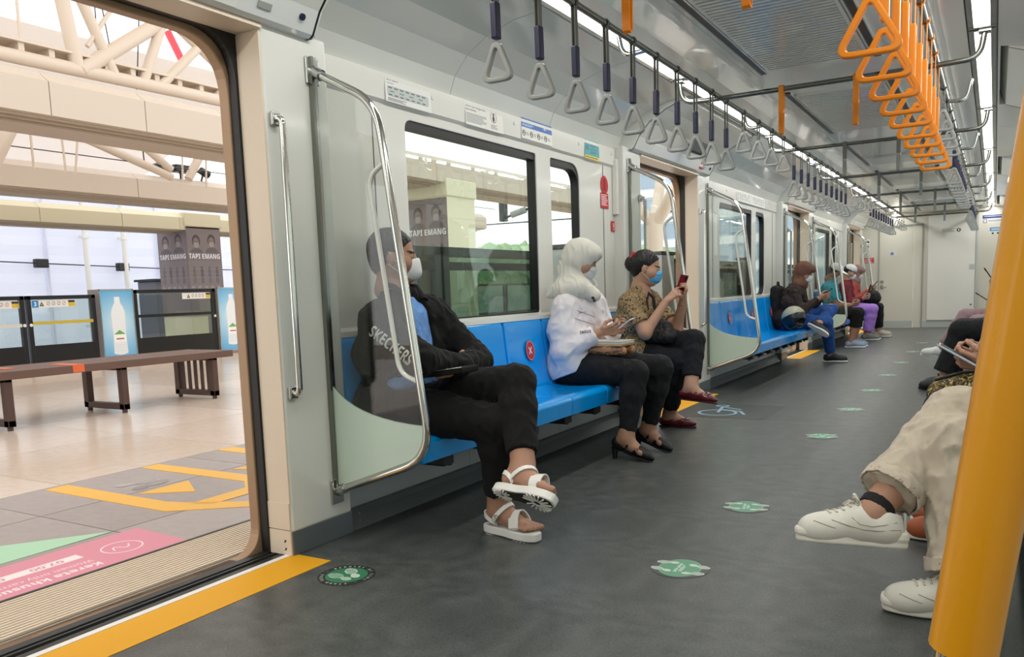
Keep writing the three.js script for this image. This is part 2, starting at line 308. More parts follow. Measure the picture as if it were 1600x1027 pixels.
// end wall with the cab door
const endG = structGroup('wall_end');
struct('wall_panel', [bx(-1.46, -1.075, 0, 2.3, END, END - 0.12), bx(-0.31, 1.46, 0, 2.3, END, END - 0.12), bx(-1.075, -0.31, 1.95, 2.3, END, END - 0.12)], M.offwhite, endG);
struct('trim_40', [bx(-1.09, -1.07, 0, 1.97, END, END + 0.02), bx(-0.325, -0.305, 0, 1.97, END, END + 0.02), bx(-1.09, -0.305, 1.95, 1.975, END, END + 0.02)], M.greyStrap);
struct('kick_plate', [bx(-0.31, 1.45, 0, 0.12, END, END + 0.016), bx(-1.45, -1.09, 0, 0.12, END, END + 0.016)], M.brushed, endG);
const dr1 = structGroup('door_1');
struct('door_leaf', [bx(-1.07, -0.47, 0, 1.95, END - 0.05, END - 0.005, 0.004), bx(-0.466, -0.325, 0, 1.95, END - 0.05, END - 0.002, 0.004)], M.offwhite, dr1);
struct('kick_plate', bx(-1.06, -0.475, 0.015, 0.13, END - 0.006, END + 0.004), M.brushed, dr1);
struct('door_handle', [bx(-1.05, -0.99, 0.76, 0.83, END - 0.005, END + 0.008, 0.004), pipe([[-1.02, 0.795, END], [-1.02, 0.795, END + 0.05], [-0.93, 0.79, END + 0.05]], 0.01, 0.02), bx(-1.05, -0.99, 0.865, 0.92, END - 0.005, END + 0.008, 0.004)], M.steel, dr1);
{
  const c = thing('equipment_cabinet', 'tall white equipment cabinet built out beside the cab door', 'cabinet', [0.17, 0.12, END]);
  W(c, 'carcass', bx(-0.235, 0.6, 0.12, 2.16, END, END + 0.03, 0.004), M.offwhite);
  W(c, 'door', bx(-0.22, 0.565, 0.135, 2.145, END + 0.03, END + 0.045, 0.005), M.white);
  W(c, 'edge_post', bx(0.57, 0.605, 0.12, 2.17, END + 0.03, END + 0.06), M.brushed);
  W(c, 'latch', bx(0.47, 0.55, 1.08, 1.17, END + 0.045, END + 0.055, 0.004), M.brushed);
  W(c, 'keyhole', cyl([0.51, 0.42, END + 0.045], [0.51, 0.42, END + 0.052], 0.014), M.darkMetal);
}
// ---------- benches ----------
const seatEdges = (a) => [0.092, 0.50, 0.93, 1.36, 1.79, 2.22, 2.62, 2.96].map((d) => a - d);
const seatProf = new THREE.Shape(); seatProf.moveTo(-1.33, 0.425); seatProf.bezierCurveTo(-1.25, 0.385, -1.1, 0.405, -1.0, 0.412); seatProf.bezierCurveTo(-0.965, 0.414, -0.952, 0.405, -0.948, 0.385); seatProf.lineTo(-0.955, 0.312); seatProf.lineTo(-0.97, 0.305); seatProf.lineTo(-1.0, 0.325); seatProf.lineTo(-1.33, 0.35); seatProf.closePath();
const backProf = new THREE.Shape(); backProf.moveTo(-1.29, 0.40); backProf.bezierCurveTo(-1.315, 0.44, -1.335, 0.62, -1.35, 0.77); backProf.bezierCurveTo(-1.355, 0.79, -1.365, 0.795, -1.375, 0.795); backProf.lineTo(-1.392, 0.79); backProf.lineTo(-1.392, 0.38); backProf.closePath();
const noSit = canvasTex(128, 224, (x) => { x.fillStyle = '#c8202c'; x.fillRect(0, 0, 128, 224); });
const xTex = canvasTex(192, 192, (x, w) => { x.fillStyle = '#c92a35'; x.fillRect(0, 0, w, w); x.strokeStyle = '#f2e9e8'; x.lineWidth = 16; x.lineCap = 'round'; x.beginPath(); x.moveTo(68, 68); x.lineTo(124, 124); x.moveTo(124, 68); x.lineTo(68, 124); x.stroke(); x.lineWidth = 4; x.beginPath(); x.arc(96, 96, 86, 0, 7); x.stroke(); });
BAYS.forEach(([a, b], i) => {
  for (const s of [-1, 1]) {
    if (!i) continue;
    const zc = (a + b) / 2, E = seatEdges(a);
    const t = thing('bench_seat', `glossy blue ${s < 0 ? 'left' : 'right'} side bench seat in the ${ORD[i - 1]} bay of the carriage`, 'bench', [s * 1.2, 0.3, zc], 'blue bench seats along both walls');
    for (let k = 0; k < 7; k++) {
      W(t, 'seat_pan', mg(alongZ(seatProf, E[k] - 0.003, E[k + 1] + 0.003, 0.007), s), M.blue);
      const z0 = E[k] - 0.003, z1 = E[k + 1] + 0.003;
      const back = W(t, 'backrest', mg([alongZ(backProf, z0 - 0.003, z1 + 0.003, 0.014)], s), M.blue);
      if (s < 0 && (i === 1 ? k === 3 : k % 2 === 1)) {
        const r = 0.052, g = new THREE.CircleGeometry(r, 32); g.scale(i === 1 ? 0.92 : 0.8, 1.1, 1); g.rotateY(Math.PI / 2); g.rotateZ(0.12); g.translate(-1.331 + 0.006, 0.622, (z0 + z1) / 2 - 0.02); g.translate(-t.position.x, -t.position.y, -t.position.z);
        part(back, 'distancing_sticker', g, new THREE.MeshPhysicalMaterial({ map: xTex, roughness: 0.4, polygonOffset: true, polygonOffsetFactor: -2 }), 'round red sticker with a white cross');
      }
    }
    W(t, 'back_panel', mg(bx(-1.393, -1.366, 0.4, 0.775, E[0], E[7]), s), M.blueDark);
    for (let k = 0; k < 8; k++) { const z = E[0] - 0.2 - k * 0.36; W(t, 'bracket', mg([alongZ([[-1.392, 0.2], [-1.36, 0.2], [-1.02, 0.29], [-1.0, 0.325], [-1.392, 0.345]], z, z - 0.035), bx(-1.1, -0.99, 0.26, 0.315, z + 0.02, z - 0.055, 0.008), cyl([-1.05, 0.24, z - 0.1], [-1.05, 0.3, z - 0.1], 0.012)], s), M.darkMetal); }
    W(t, 'beam', mg(bx(-1.16, -1.1, 0.31, 0.345, E[0], E[7]), s), M.darkMetal);
  }
});
// ---------- glass screens at the bench ends ----------
function screen(z, s, label, sleeved) {
  const pipePts = sleeved ? [[-1.315, 1.79], [-0.992, 1.637], [-0.835, 0.361], [-1.315, 0.196]] : [[-1.315, 1.79], [-1.019, 1.637], [-0.844, 0.361], [-1.315, 0.196]];
  const t = thing('glass_screen', label, 'partition', [s * 1.2, 0.16, z], 'glass screens at the bench ends');
  const P3 = (q) => V(q[0], q[1], z);
  W(t, 'pipe', mg(pipe(pipePts.map(P3), 0.0158, [0.11, 0.14], 12), s), M.chrome);
  if (sleeved) W(t, 'sleeve', mg(cyl([-0.8795, 0.72, z], [-0.9815, 1.55, z], 0.0195, 0.0195, 18), s), M.yellowSleeve, 'thick yellow plastic sleeve');
  W(t, 'grab_rail', mg(pipe([[-0.985, 1.43], [-1.072, 1.38], [-0.972, 0.668], [-0.88, 0.635]].map(P3), 0.0095, 0.06), s), M.wallCool, 'thin pale inner grab rail');
  const gl = poly([[-1.312, 1.775], [-1.04, 1.635], [-1.005, 1.58], [-0.865, 0.52], [-0.87, 0.43], [-0.92, 0.355], [-0.98, 0.33], [-1.312, 0.212]]);
  W(t, 'pane', mg(ext(gl, 0.006).translate(0, 0, z - 0.003), s), M.glassScreen);
  const fr = new THREE.Shape(); fr.moveTo(-1.312, 0.615); fr.bezierCurveTo(-1.25, 0.545, -1.13, 0.485, -0.863, 0.477); fr.lineTo(-0.87, 0.43); fr.lineTo(-0.92, 0.355); fr.lineTo(-0.98, 0.33); fr.lineTo(-1.312, 0.212); fr.closePath();
  W(t, 'frosted_panel', mg(ext(fr, 0.009).translate(0, 0, z - 0.0045), s), M.frosted, 'pale green frosted lower part');
  W(t, 'wall_channel', mg(bx(-1.319, -1.306, 0.2, 1.84, z - 0.014, z + 0.006), s), M.steel); W(t, 'channel_lip', mg(bx(-1.319, -1.3, 0.2, 1.84, z + 0.006, z + 0.018), s), M.barMetal);
  for (const y of [1.79, 0.196]) { W(t, 'bracket', mg(bx(-1.319, -1.308, y - 0.05, y + 0.05, z - 0.03, z + 0.035, 0.005), s), M.steel); W(t, 'socket', mg(cyl([-1.31, y, z], [-1.27, y > 1 ? y - 0.022 : y + 0.015, z], 0.0215), s), M.steel); }
}
DOORS.forEach(([a, b], i) => {
  const w = ['nearest', 'second', 'third', 'last'][i];
  if (i) screen(a, -1, `glass screen with bent chrome pipe on the near side of the ${w} left doorway`);
  if (i < 3) screen(b, -1, `glass screen with bent chrome pipe on the far side of the ${w} left doorway`);
  screen(a, 1, i ? `glass screen with bent chrome pipe on the near side of the ${w} right doorway` : 'glass screen with a thick yellow sleeve on its pipe, right beside the viewer', !i);
  if (i < 3) screen(b, 1, `glass screen with bent chrome pipe on the far side of the ${w} right doorway`);
});
// ---------- overhead rails, cross bars and hand straps ----------
const RX = 0.59, RY = 2.09, BY = 2.06, barZ = []; for (let k = 0; k < 7; k++) barZ.push(-2.66 - 2.3 * k);
for (const s of [-1, 1]) {
  const t = thing('overhead_rail', `long steel rail carrying the ${s < 0 ? 'left' : 'right'} row of hand straps`, 'rail', [s * RX, 2.06, -7.5]);
  W(t, 'bar', mg(cyl([-RX, RY, 2.4], [-RX, RY, END + 0.02], 0.0145, 0.0145, 12), s), M.barMetal);
  for (let k = 0; k < 7; k++) { const z = -1.51 - 2.3 * k; if (z > END) W(t, 'support_arm', mg(pipe([[-RX, RY - 0.01, z], [-0.7, RY - 0.02, z], [-0.725, 2.2, z]], 0.0125, 0.09), s), M.chrome); }
}
barZ.forEach((z, i) => {
  const t = thing('cross_bar', `steel grab bar across the ceiling, ${ORD[i]} one along the carriage`, 'bar', [0, BY, z], 'steel bars across the ceiling');
  W(t, 'bar', pipe([[-0.81, 2.2, z], [-0.79, BY + 0.005, z], [-0.6, BY, z], [0.6, BY, z], [0.79, BY + 0.005, z], [0.81, 2.2, z]], 0.0145, 0.09), M.barMetal);
  W(t, 'collar', [-1, 1].flatMap((s) => [bx(s * 0.81 - 0.03, s * 0.81 + 0.03, 2.185, 2.2, z - 0.03, z + 0.03, 0.004)]), M.steel);
});
function ringGeo(h, w, t, d) {                           // rounded triangle handle, seen flat in x, y; its top at 0
  const tri = (o) => { const s = o ? new THREE.Shape() : new THREE.Path(), k = o ? 0 : t; const T = -k * 1.25, B = -h + k, hw = w / 2 - k * 1.35, tw = 0.016 - (o ? 0 : 0.010); const r = o ? 0.034 : 0.02;
    s.moveTo(-hw + r, B); s.lineTo(hw - r, B); s.quadraticCurveTo(hw + r * 0.35, B, hw - r * 0.15, B + r * 1.15); s.lineTo(tw + 0.004, T - 0.012); s.quadraticCurveTo(tw, T, 0, T); s.quadraticCurveTo(-tw, T, -tw - 0.004, T - 0.012); s.lineTo(-hw + r * 0.15, B + r * 1.15); s.quadraticCurveTo(-hw - r * 0.35, B, -hw + r, B); return s; };
  const s = tri(true); s.holes.push(tri(false)); return ext(s, d, 0.004, 8).translate(0, 0, -d / 2);
}
const strapParts = new Map();
function strap(kind) {
  if (strapParts.has(kind)) return strapParts.get(kind);
  const K = { grey: [0.255, 0.115, 0.1, M.greyStrap, M.greyBelt, M.navy], short: [0.115, 0.115, 0, M.greyStrap, M.greyBelt], orange: [0.39, 0.156, 0.22, M.orange, M.orangeBelt, M.orange], greyLow: [0.4, 0.12, 0.2, M.greyStrap, M.greyBelt, M.navy] }[kind];
  const [drop, w, sl, ring, belt, sleeve] = K, g = [];
  g.push(['belt', merge([bx(0.006, 0.0085, -drop, -0.006, -0.0135, 0.0135), bx(-0.0085, -0.006, -drop, -0.006, -0.0135, 0.0135), ...(sl ? [] : [bx(-0.01, 0.01, -drop - 0.006, -drop + 0.02, -0.014, 0.014)]), new THREE.TorusGeometry(0.017, 0.003, 6, 16).scale(1, 1, 3.5)]), belt]);
  if (sl) g.push(['sleeve', bx(-0.0125, 0.0125, kind === 'grey' ? -0.285 : -drop, kind === 'grey' ? -0.165 : -drop + sl, -0.017, 0.017, 0.006), sleeve]);
  g.push(['ring', ringGeo(kind === 'orange' ? 0.148 : 0.128, w, 0.0145, 0.024).translate(0, -drop - 0.03 + (kind === 'grey' ? -0.012 : 0.012), 0), ring]);
  strapParts.set(kind, g); return g;
}
function hang(kind, x, z, label, group, swing = 0) {
  const t = thing('hand_strap', label, 'hand strap', [x, RY, z], group); t.rotation.x = swing;
  for (const [n, g, m] of strap(kind)) part(t, n, g, m); return t;
}
const jig = () => (rnd() - 0.5) * 0.05;
const bayWord = ['nearest', 'second', 'third'], doorWord = ['first', 'second', 'last'];
[[-2.44, 10], [-7.2, 10], [-12.1, 10]].forEach(([z, n], b) => { for (let k = 0; k < n; k++) hang('grey', -RX, z - 0.306 * k, `grey navy-sleeved hand strap over the ${bayWord[b]} left bench, ${ORD[k]} in its row`, `navy sleeved straps over the ${bayWord[b]} left bench`, jig()); });
[-5.6, -10.6, -15.55].forEach((z, b) => { for (let k = 0; k < 4; k++) hang('short', -RX, z - 0.4 * k, `short grey hand strap by the ${['second','third','last'][b]} left doorway, ${ORD[k]} in its row`, `short straps by the ${doorWord[b]} far left doorway`, jig()); });
for (let k = 0; k < 10; k++) hang('orange', RX, -2.39 - 0.302 * k, `orange hand strap hanging from the right rail, ${ORD[k]} in the row`, 'orange straps on the right rail', jig());
[[-7.3, 10], [-12.2, 10]].forEach(([z, n], b) => { for (let k = 0; k < n; k++) hang('grey', RX, z - 0.306 * k, `grey hand strap on the right rail, ${ORD[k]} in its ${['nearer','farther'][b]} cluster`, `grey straps on the right rail, cluster ${b ? 'farther' : 'nearer'}`, jig()); });
[-5.7, -10.6].forEach((z, b) => { for (let k = 0; k < 4; k++) hang('short', RX, z - 0.4 * k, `short grey strap by the ${['second', 'third'][b]} right door, ${ORD[k]} in its row`, `short straps on the right rail ${b ? 'farther' : 'nearer'}`, jig()); });
barZ.slice(0, 6).forEach((z, i) => [-0.2, 0.2].forEach((x) => {
  const c = i < 2 ? 'orange' : 'grey', t = thing('loop_strap', `${c} folded belt strap hanging ${x < 0 ? 'left' : 'right'} of centre from the ${ORD[i]} cross bar`, 'hand strap', [x, BY, z], `${c} belt straps on the cross bars`);
  const A = (i < 2 ? M.orangeBelt : M.greyBelt), B = i < 2 ? M.orange : M.greyStrap;
  part(t, 'belt', [bx(-0.014, 0.014, -0.125, 0.016, 0.0145, 0.019), bx(-0.014, 0.014, -0.125, 0.016, -0.019, -0.0145), bx(-0.014, 0.014, 0.0145, 0.019, -0.019, 0.019)], A);
  part(t, 'loop', [bx(-0.016, 0.016, -0.14, -0.118, -0.02, 0.02, 0.004), bx(-0.0135, 0.0135, -0.236, -0.13, 0.0145, 0.0185), bx(-0.0135, 0.0135, -0.236, -0.13, -0.0125, -0.0085), alongZ([[0.0185, -0.236], [0.016, -0.25], [0.004, -0.257], [-0.008, -0.25], [-0.0125, -0.236], [-0.0085, -0.236], [-0.005, -0.246], [0.004, -0.251], [0.012, -0.246], [0.0145, -0.236]], -0.0135, 0.0135).rotateY(-Math.PI / 2)], B);
}));
// ---------- print on walls, end wall and floor ----------
const txt = (x, s, px, py, size, color, font = 'sans-serif', bold = true, align = 'left') => { x.fillStyle = color; x.font = `${bold ? 'bold ' : ''}${size}px ${font}`; x.textAlign = align; x.textBaseline = 'alphabetic'; x.fillText(s, px, py); };
const bars = (x, X, Y, w, h, n, color, seed = 1) => { x.fillStyle = color; for (let i = 0; i < n; i++) x.fillRect(X, Y + i * h * 1.9, w * (0.72 + 0.28 * Math.abs(Math.sin(i * 2.3 + seed))), h); };
// a sticker on the left wall: z0 is its left edge in the picture, print faces the aisle
function wallPrint(name, label, category, z0, z1, y0, y1, tex, o = {}) {
  const [g, m] = sheet(z0 - z1, y1 - y0, tex, o); g.rotateY(Math.PI / 2);
  const w = sh(new THREE.Mesh(g, m)); w.name = numbered(name); w.position.set((o.x ?? -1.3815), (y0 + y1) / 2, (z0 + z1) / 2); w.rotation.z = o.tilt ?? 0.027; w.userData = { label, category }; scene.add(w); return w;
}
wallPrint('route_map', 'small framed carriage map poster left above the near window', 'poster', -2.815, -3.15, 1.785, 1.9, canvasTex(640, 220, (x, w, h) => {
  x.fillStyle = '#dfe0dc'; x.fillRect(0, 0, w, h); x.strokeStyle = '#a9aca8'; x.lineWidth = 3; x.strokeRect(3, 3, w - 6, h - 6); txt(x, 'Info Kabin', 26, 46, 30, '#20242a'); txt(x, 'Cabin Map', 26, 72, 18, '#555', 'sans-serif', false);
  x.fillStyle = '#b9c0bd'; x.strokeStyle = '#777'; x.beginPath(); x.roundRect(30, 92, 560, 78, 18); x.fill(); x.stroke(); x.fillStyle = '#40464a'; for (let i = 0; i < 7; i++) { x.fillRect(44 + i * 76, 98, 48, 9); x.fillRect(44 + i * 76, 154, 48, 9); } x.fillStyle = '#4c8b86'; for (let i = 0; i < 4; i++) x.fillRect(60 + i * 130, 126, 60, 10); bars(x, 30, 184, 260, 5, 3, '#555');
}));
wallPrint('notice', 'printed notice with a crossed out figure above the near window', 'sign', -3.43, -3.79, 1.785, 1.893, canvasTex(680, 210, (x, w, h) => {
  x.fillStyle = '#e0dfd8'; x.fillRect(0, 0, w, h); txt(x, 'Mohon tidak menggunakan', 12, 40, 26, '#3a3d40'); txt(x, 'kursi prioritas', 12, 72, 26, '#3a3d40'); bars(x, 12, 96, 360, 7, 7, '#85888a', 2);
  x.strokeStyle = '#8d2b36'; x.lineWidth = 7; x.beginPath(); x.arc(500, 70, 54, 0, 7); x.stroke(); x.fillStyle = '#22252a'; x.beginPath(); x.arc(500, 44, 15, 0, 7); x.fill(); x.beginPath(); x.ellipse(500, 86, 21, 30, 0, 0, 7); x.fill(); bars(x, 440, 146, 130, 6, 4, '#8a8d8f', 4);
}));
wallPrint('blue_sign', 'blue strip sign over four small round icons above the near window', 'sign', -3.985, -4.345, 1.795, 1.908, canvasTex(640, 200, (x, w, h) => {
  x.fillStyle = '#e0dfd8'; x.fillRect(0, 0, w, h); x.fillStyle = '#2a68b4'; x.fillRect(0, 0, w, 88); txt(x, 'Kursi Prioritas', 20, 44, 30, '#e6eefa'); bars(x, 20, 56, 240, 6, 2, '#bcd0ea'); txt(x, '– 95 –', 440, 62, 34, '#dbe6f6');
  for (let i = 0; i < 4; i++) { x.fillStyle = '#2c3036'; x.beginPath(); x.arc(46 + i * 150, 144, 30, 0, 7); x.fill(); x.fillStyle = '#e0dfd8'; x.beginPath(); x.arc(46 + i * 150, 130, 9, 0, 7); x.fill(); x.fillRect(36 + i * 150, 142, 20, 24); bars(x, 90 + i * 150, 130, 60, 6, 3, '#8a8d8f', i); }
}));
wallPrint('teal_sign', 'teal notice with a yellow bottom strip near the second doorway', 'sign', -4.79, -5.01, 1.785, 1.905, canvasTex(320, 180, (x, w, h) => {
  x.fillStyle = '#1d97a0'; x.fillRect(0, 0, w, h); x.strokeStyle = '#0f5f70'; x.lineWidth = 5; x.beginPath(); x.arc(56, 66, 38, 0, 7); x.stroke(); x.fillStyle = '#0d6272'; x.fillRect(36, 52, 40, 40); txt(x, 'BERSAMA', 126, 60, 26, '#0b4d66'); txt(x, 'JAGA JARAK', 126, 90, 24, '#0b4d66'); bars(x, 126, 104, 150, 6, 2, '#0b4d66'); x.fillStyle = '#e2c52b'; x.fillRect(0, 146, w, 34); bars(x, 14, 158, 280, 9, 1, '#2a3a20');
}));
wallPrint('red_sign', 'round red sticker beside the equipment box', 'sign', -5.057, -5.178, 1.612, 1.683, canvasTex(160, 160, (x, w) => { x.fillStyle = '#c3202f'; x.fillRect(0, 0, w, w); x.fillStyle = '#7f1420'; x.fillRect(60, 30, 40, 100); }), { x: -1.3965, round: true });
wallPrint('red_label', 'red rectangular text label below the round red sticker', 'sign', -5.052, -5.178, 1.49, 1.593, canvasTex(160, 140, (x, w, h) => { x.fillStyle = '#c3202f'; x.fillRect(0, 0, w, h); bars(x, 14, 14, 132, 8, 7, '#efd9d8'); }), { x: -1.3965 });
wallPrint('red_tag', 'small red pictogram tag under the equipment box', 'sign', -5.215, -5.3, 1.34, 1.412, canvasTex(90, 110, (x, w, h) => { x.fillStyle = '#c3202f'; x.fillRect(0, 0, w, h); x.fillStyle = '#f1e6e4'; x.fillRect(38, 20, 14, 46); x.fillRect(38, 76, 14, 14); }), { x: -1.3965 });
wallPrint('far_notice', 'two line notice above the window of the second bay', 'sign', -8.35, -9.5, 1.79, 1.9, canvasTex(640, 110, (x, w, h) => { x.fillStyle = '#dcdcd5'; x.fillRect(0, 0, w, h); for (let i = 0; i < 16; i++) { if (i === 7 || i === 8) continue; x.fillStyle = '#8f9492'; x.fillRect(24 + i * 38, 14 + (i % 3) * 6, 13, 44); x.fillRect(24 + i * 38, 70, 13, 22 - (i % 2) * 8); } }));
{
  const b = thing('equipment_box', 'slim white wall box with a red lined lid beside the second doorway', 'box', [-1.39, 1.45, -5.35]);
  W(b, 'case', bx(-1.4, -1.36, 1.455, 1.83, -5.25, -5.47, 0.008), M.wall);
  W(b, 'lid', bx(-1.36, -1.356, 1.475, 1.815, -5.285, -5.462, 0.002), M.white);
  W(b, 'red_edging', [bx(-1.357, -1.354, 1.8, 1.806, -5.295, -5.452), bx(-1.357, -1.354, 1.6, 1.806, -5.452, -5.447)], mat('#b5252f', 0.4));
  W(b, 'latch', [bx(-1.357, -1.35, 1.51, 1.545, -5.31, -5.33, 0.002), bx(-1.357, -1.352, 1.49, 1.56, -5.37, -5.40)], M.darkMetal);
}
function endPrint(name, label, x0, x1, y0, y1, tex, zz = END + 0.001) { const [g, m] = sheet(x1 - x0, y1 - y0, tex); const w = sh(new THREE.Mesh(g, m)); w.name = numbered(name); w.position.set((x0 + x1) / 2, (y0 + y1) / 2, zz); w.userData = { label, category: 'sign' }; scene.add(w); }
endPrint('blue_banner', 'dark blue strip sign high on the end wall right of the cabinet', 0.66, 1.15, 1.9, 2.06, canvasTex(400, 130, (x, w, h) => { x.fillStyle = '#dcdcd4'; x.fillRect(0, 0, w, h); x.fillStyle = '#283a7c'; x.fillRect(0, 8, w, 50); bars(x, 20, 24, 300, 8, 1, '#cdd5ea'); x.strokeStyle = '#283a7c'; x.lineWidth = 7; x.strokeRect(12, 74, 44, 44); bars(x, 76, 84, 260, 7, 2, '#6a7aa5'); }));
endPrint('light_blue_banner', 'light blue strip sign above three dots on the end wall', 0.78, 1.15, 1.68, 1.83, canvasTex(300, 130, (x, w, h) => { x.fillStyle = '#d8dad4'; x.fillRect(0, 0, w, h); x.fillStyle = '#4d8ec6'; x.fillRect(0, 8, w, 58); bars(x, 20, 26, 220, 8, 2, '#dbe8f3'); x.fillStyle = '#3b3f45'; for (let i = 0; i < 4; i++) { x.beginPath(); x.arc(40 + i * 66, 100, 15, 0, 7); x.fill(); } }));
endPrint('cabinet_notice', 'small text notice with an icon on the white cabinet door', 0.0, 0.33, 1.76, 1.86, canvasTex(330, 100, (x, w, h) => { x.fillStyle = '#e4e4de'; x.fillRect(0, 0, w, h); bars(x, 8, 14, 210, 9, 4, '#9c9f9c'); x.fillStyle = '#33363a'; x.beginPath(); x.arc(282, 48, 34, 0, 7); x.fill(); x.fillStyle = '#e4e4de'; x.fillRect(270, 30, 24, 34); }), END + 0.0462);
endPrint('door_sticker', 'tiny blue pictogram sticker on the cab door', -0.88, -0.77, 1.4, 1.47, canvasTex(110, 70, (x, w, h) => { x.fillStyle = '#dedfdc'; x.fillRect(0, 0, w, h); x.fillStyle = '#4254a8'; x.fillRect(6, 20, 52, 42); x.beginPath(); x.arc(32, 20, 14, 0, 7); x.fill(); x.fillRect(72, 24, 10, 10); x.fillStyle = '#dedfdc'; x.fillRect(24, 34, 14, 14); }), END - 0.0012);
endPrint('red_end_sign', 'small red sign low on the end wall left of the cab door', -1.39, -1.17, 1.26, 1.37, canvasTex(220, 110, (x, w, h) => { x.fillStyle = '#c22b35'; x.fillRect(0, 0, w, h); bars(x, 14, 20, 190, 12, 4, '#eccfcd'); }));
{ const t = thing('button_panel', 'column of three small dark buttons on the end wall', 'panel', [-1.28, 1.45, END]); for (let i = 0; i < 3; i++) W(t, 'button', cyl([-1.28, 1.5 + i * 0.09, END], [-1.28, 1.5 + i * 0.09, END + 0.015], 0.02), M.darkMetal); W(t, 'plate', bx(-1.32, -1.24, 1.45, 1.74, END, END + 0.006, 0.002), M.white); }
// floor stickers
const shoe = (x, cx, cy, a, L, c1, c2) => { x.save(); x.translate(cx, cy); x.rotate(a); x.fillStyle = c1; x.beginPath(); x.ellipse(0, -L * 0.2, L * 0.2, L * 0.31, 0, 0, 7); x.fill(); x.beginPath(); x.ellipse(0, L * 0.29, L * 0.15, L * 0.2, 0, 0, 7); x.fill(); x.strokeStyle = c2; x.lineWidth = L * 0.03; for (let i = -3; i < 4; i++) { x.beginPath(); x.moveTo(-L * 0.15, -L * 0.2 + i * L * 0.07); x.lineTo(L * 0.15, -L * 0.2 + i * L * 0.07); x.stroke(); } x.restore(); };
const aisleTex = canvasTex(512, 512, (x, w) => {
  x.clearRect(0, 0, w, w); x.fillStyle = '#4a524d'; x.beginPath(); x.arc(256, 256, 250, 0, 7); x.fill(); x.fillStyle = '#5f9c7b'; x.beginPath(); x.ellipse(256, 256, 215, 175, 0, 0, 7); x.fill(); x.strokeStyle = '#8fc0a4'; x.lineWidth = 6; x.stroke();
  for (const [px, py, a] of [[165, 120, 0.2], [350, 120, -0.2], [165, 395, 2.9], [350, 395, 3.3]]) shoe(x, px, py, a, 190, '#c9d6cb', '#6f8a7b'); txt(x, 'JAGA JARAK', 256, 252, 40, '#dfeee4', 'sans-serif', true, 'center'); bars(x, 170, 266, 170, 9, 2, '#cfe3d6');
});
const aisleMat = new THREE.MeshPhysicalMaterial({ map: aisleTex, roughness: 0.45, transparent: true });
const flatDisk = new THREE.CircleGeometry(0.102, 48).rotateX(-Math.PI / 2); for (let i = 0, u = flatDisk.attributes.uv; i < u.count; i++) { const a = u.getX(i) - 0.5, b = u.getY(i) - 0.5; u.setXY(i, 0.5 + b, 0.5 - a); }
[-2.55, -3.4, -5.18, -6.34, -7.5, -8.75, -10.1, -11.6, -13.2].forEach((z, i) => { const m = sh(new THREE.Mesh(flatDisk, aisleMat)); m.name = numbered('aisle_sticker'); m.position.set(0, 0.0012, z); m.rotation.y = i * 0.15; m.userData = { label: `round green footprint sticker on the aisle floor, ${ORD[i]} along the centre line`, category: 'floor sticker', group: 'footprint stickers along the aisle' }; scene.add(m); });
{
  const m = sh(new THREE.Mesh(new THREE.CircleGeometry(0.1, 48).rotateX(-Math.PI / 2), new THREE.MeshPhysicalMaterial({ map: canvasTex(512, 512, (x) => {
    x.clearRect(0, 0, 512, 512); x.fillStyle = '#2b302d'; x.beginPath(); x.arc(256, 256, 254, 0, 7); x.fill(); x.fillStyle = '#35805a'; x.beginPath(); x.arc(256, 256, 186, 0, 7); x.fill();
    shoe(x, 190, 262, -0.25, 270, '#a9c7b3', '#35805a'); shoe(x, 320, 250, 0.2, 270, '#c6d8cb', '#35805a'); x.save(); x.translate(256, 256); const s = 'BERDIRI DI SINI - STAND HERE - '; for (let i = 0; i < s.length; i++) { x.save(); x.rotate(i / s.length * 6.283); txt(x, s[i], 0, -205, 38, '#c9d3cb', 'sans-serif', true, 'center'); x.restore(); } x.restore();
  }), roughness: 0.45, transparent: true }))); m.name = 'standing_sticker'; m.position.set(-1.0, 0.0012, -2.0); m.rotation.y = 1.2; m.userData = { label: 'dark round sticker with green footprints beside the near doorway', category: 'floor sticker' }; scene.add(m);
  const p = sh(new THREE.Mesh(new THREE.PlaneGeometry(0.72, 0.7).rotateX(-Math.PI / 2), new THREE.MeshPhysicalMaterial({ map: canvasTex(512, 512, (x) => {
    x.fillStyle = '#33383a'; x.fillRect(0, 0, 512, 512); x.strokeStyle = '#86adc4'; x.lineWidth = 16; x.beginPath(); x.arc(230, 330, 96, 0, 7); x.stroke(); x.beginPath(); x.moveTo(230, 320); x.lineTo(200, 120); x.lineTo(320, 190); x.moveTo(215, 210); x.lineTo(330, 250); x.lineTo(380, 360); x.stroke(); x.beginPath(); x.arc(190, 80, 30, 0, 7); x.stroke();
  }), roughness: 0.45 }))); p.name = 'wheelchair_mat'; p.position.set(-0.83, 0.0012, -6.0); p.userData = { label: 'grey floor square with a pale blue wheelchair symbol by the second doorway', category: 'floor sticker' }; scene.add(p);
}

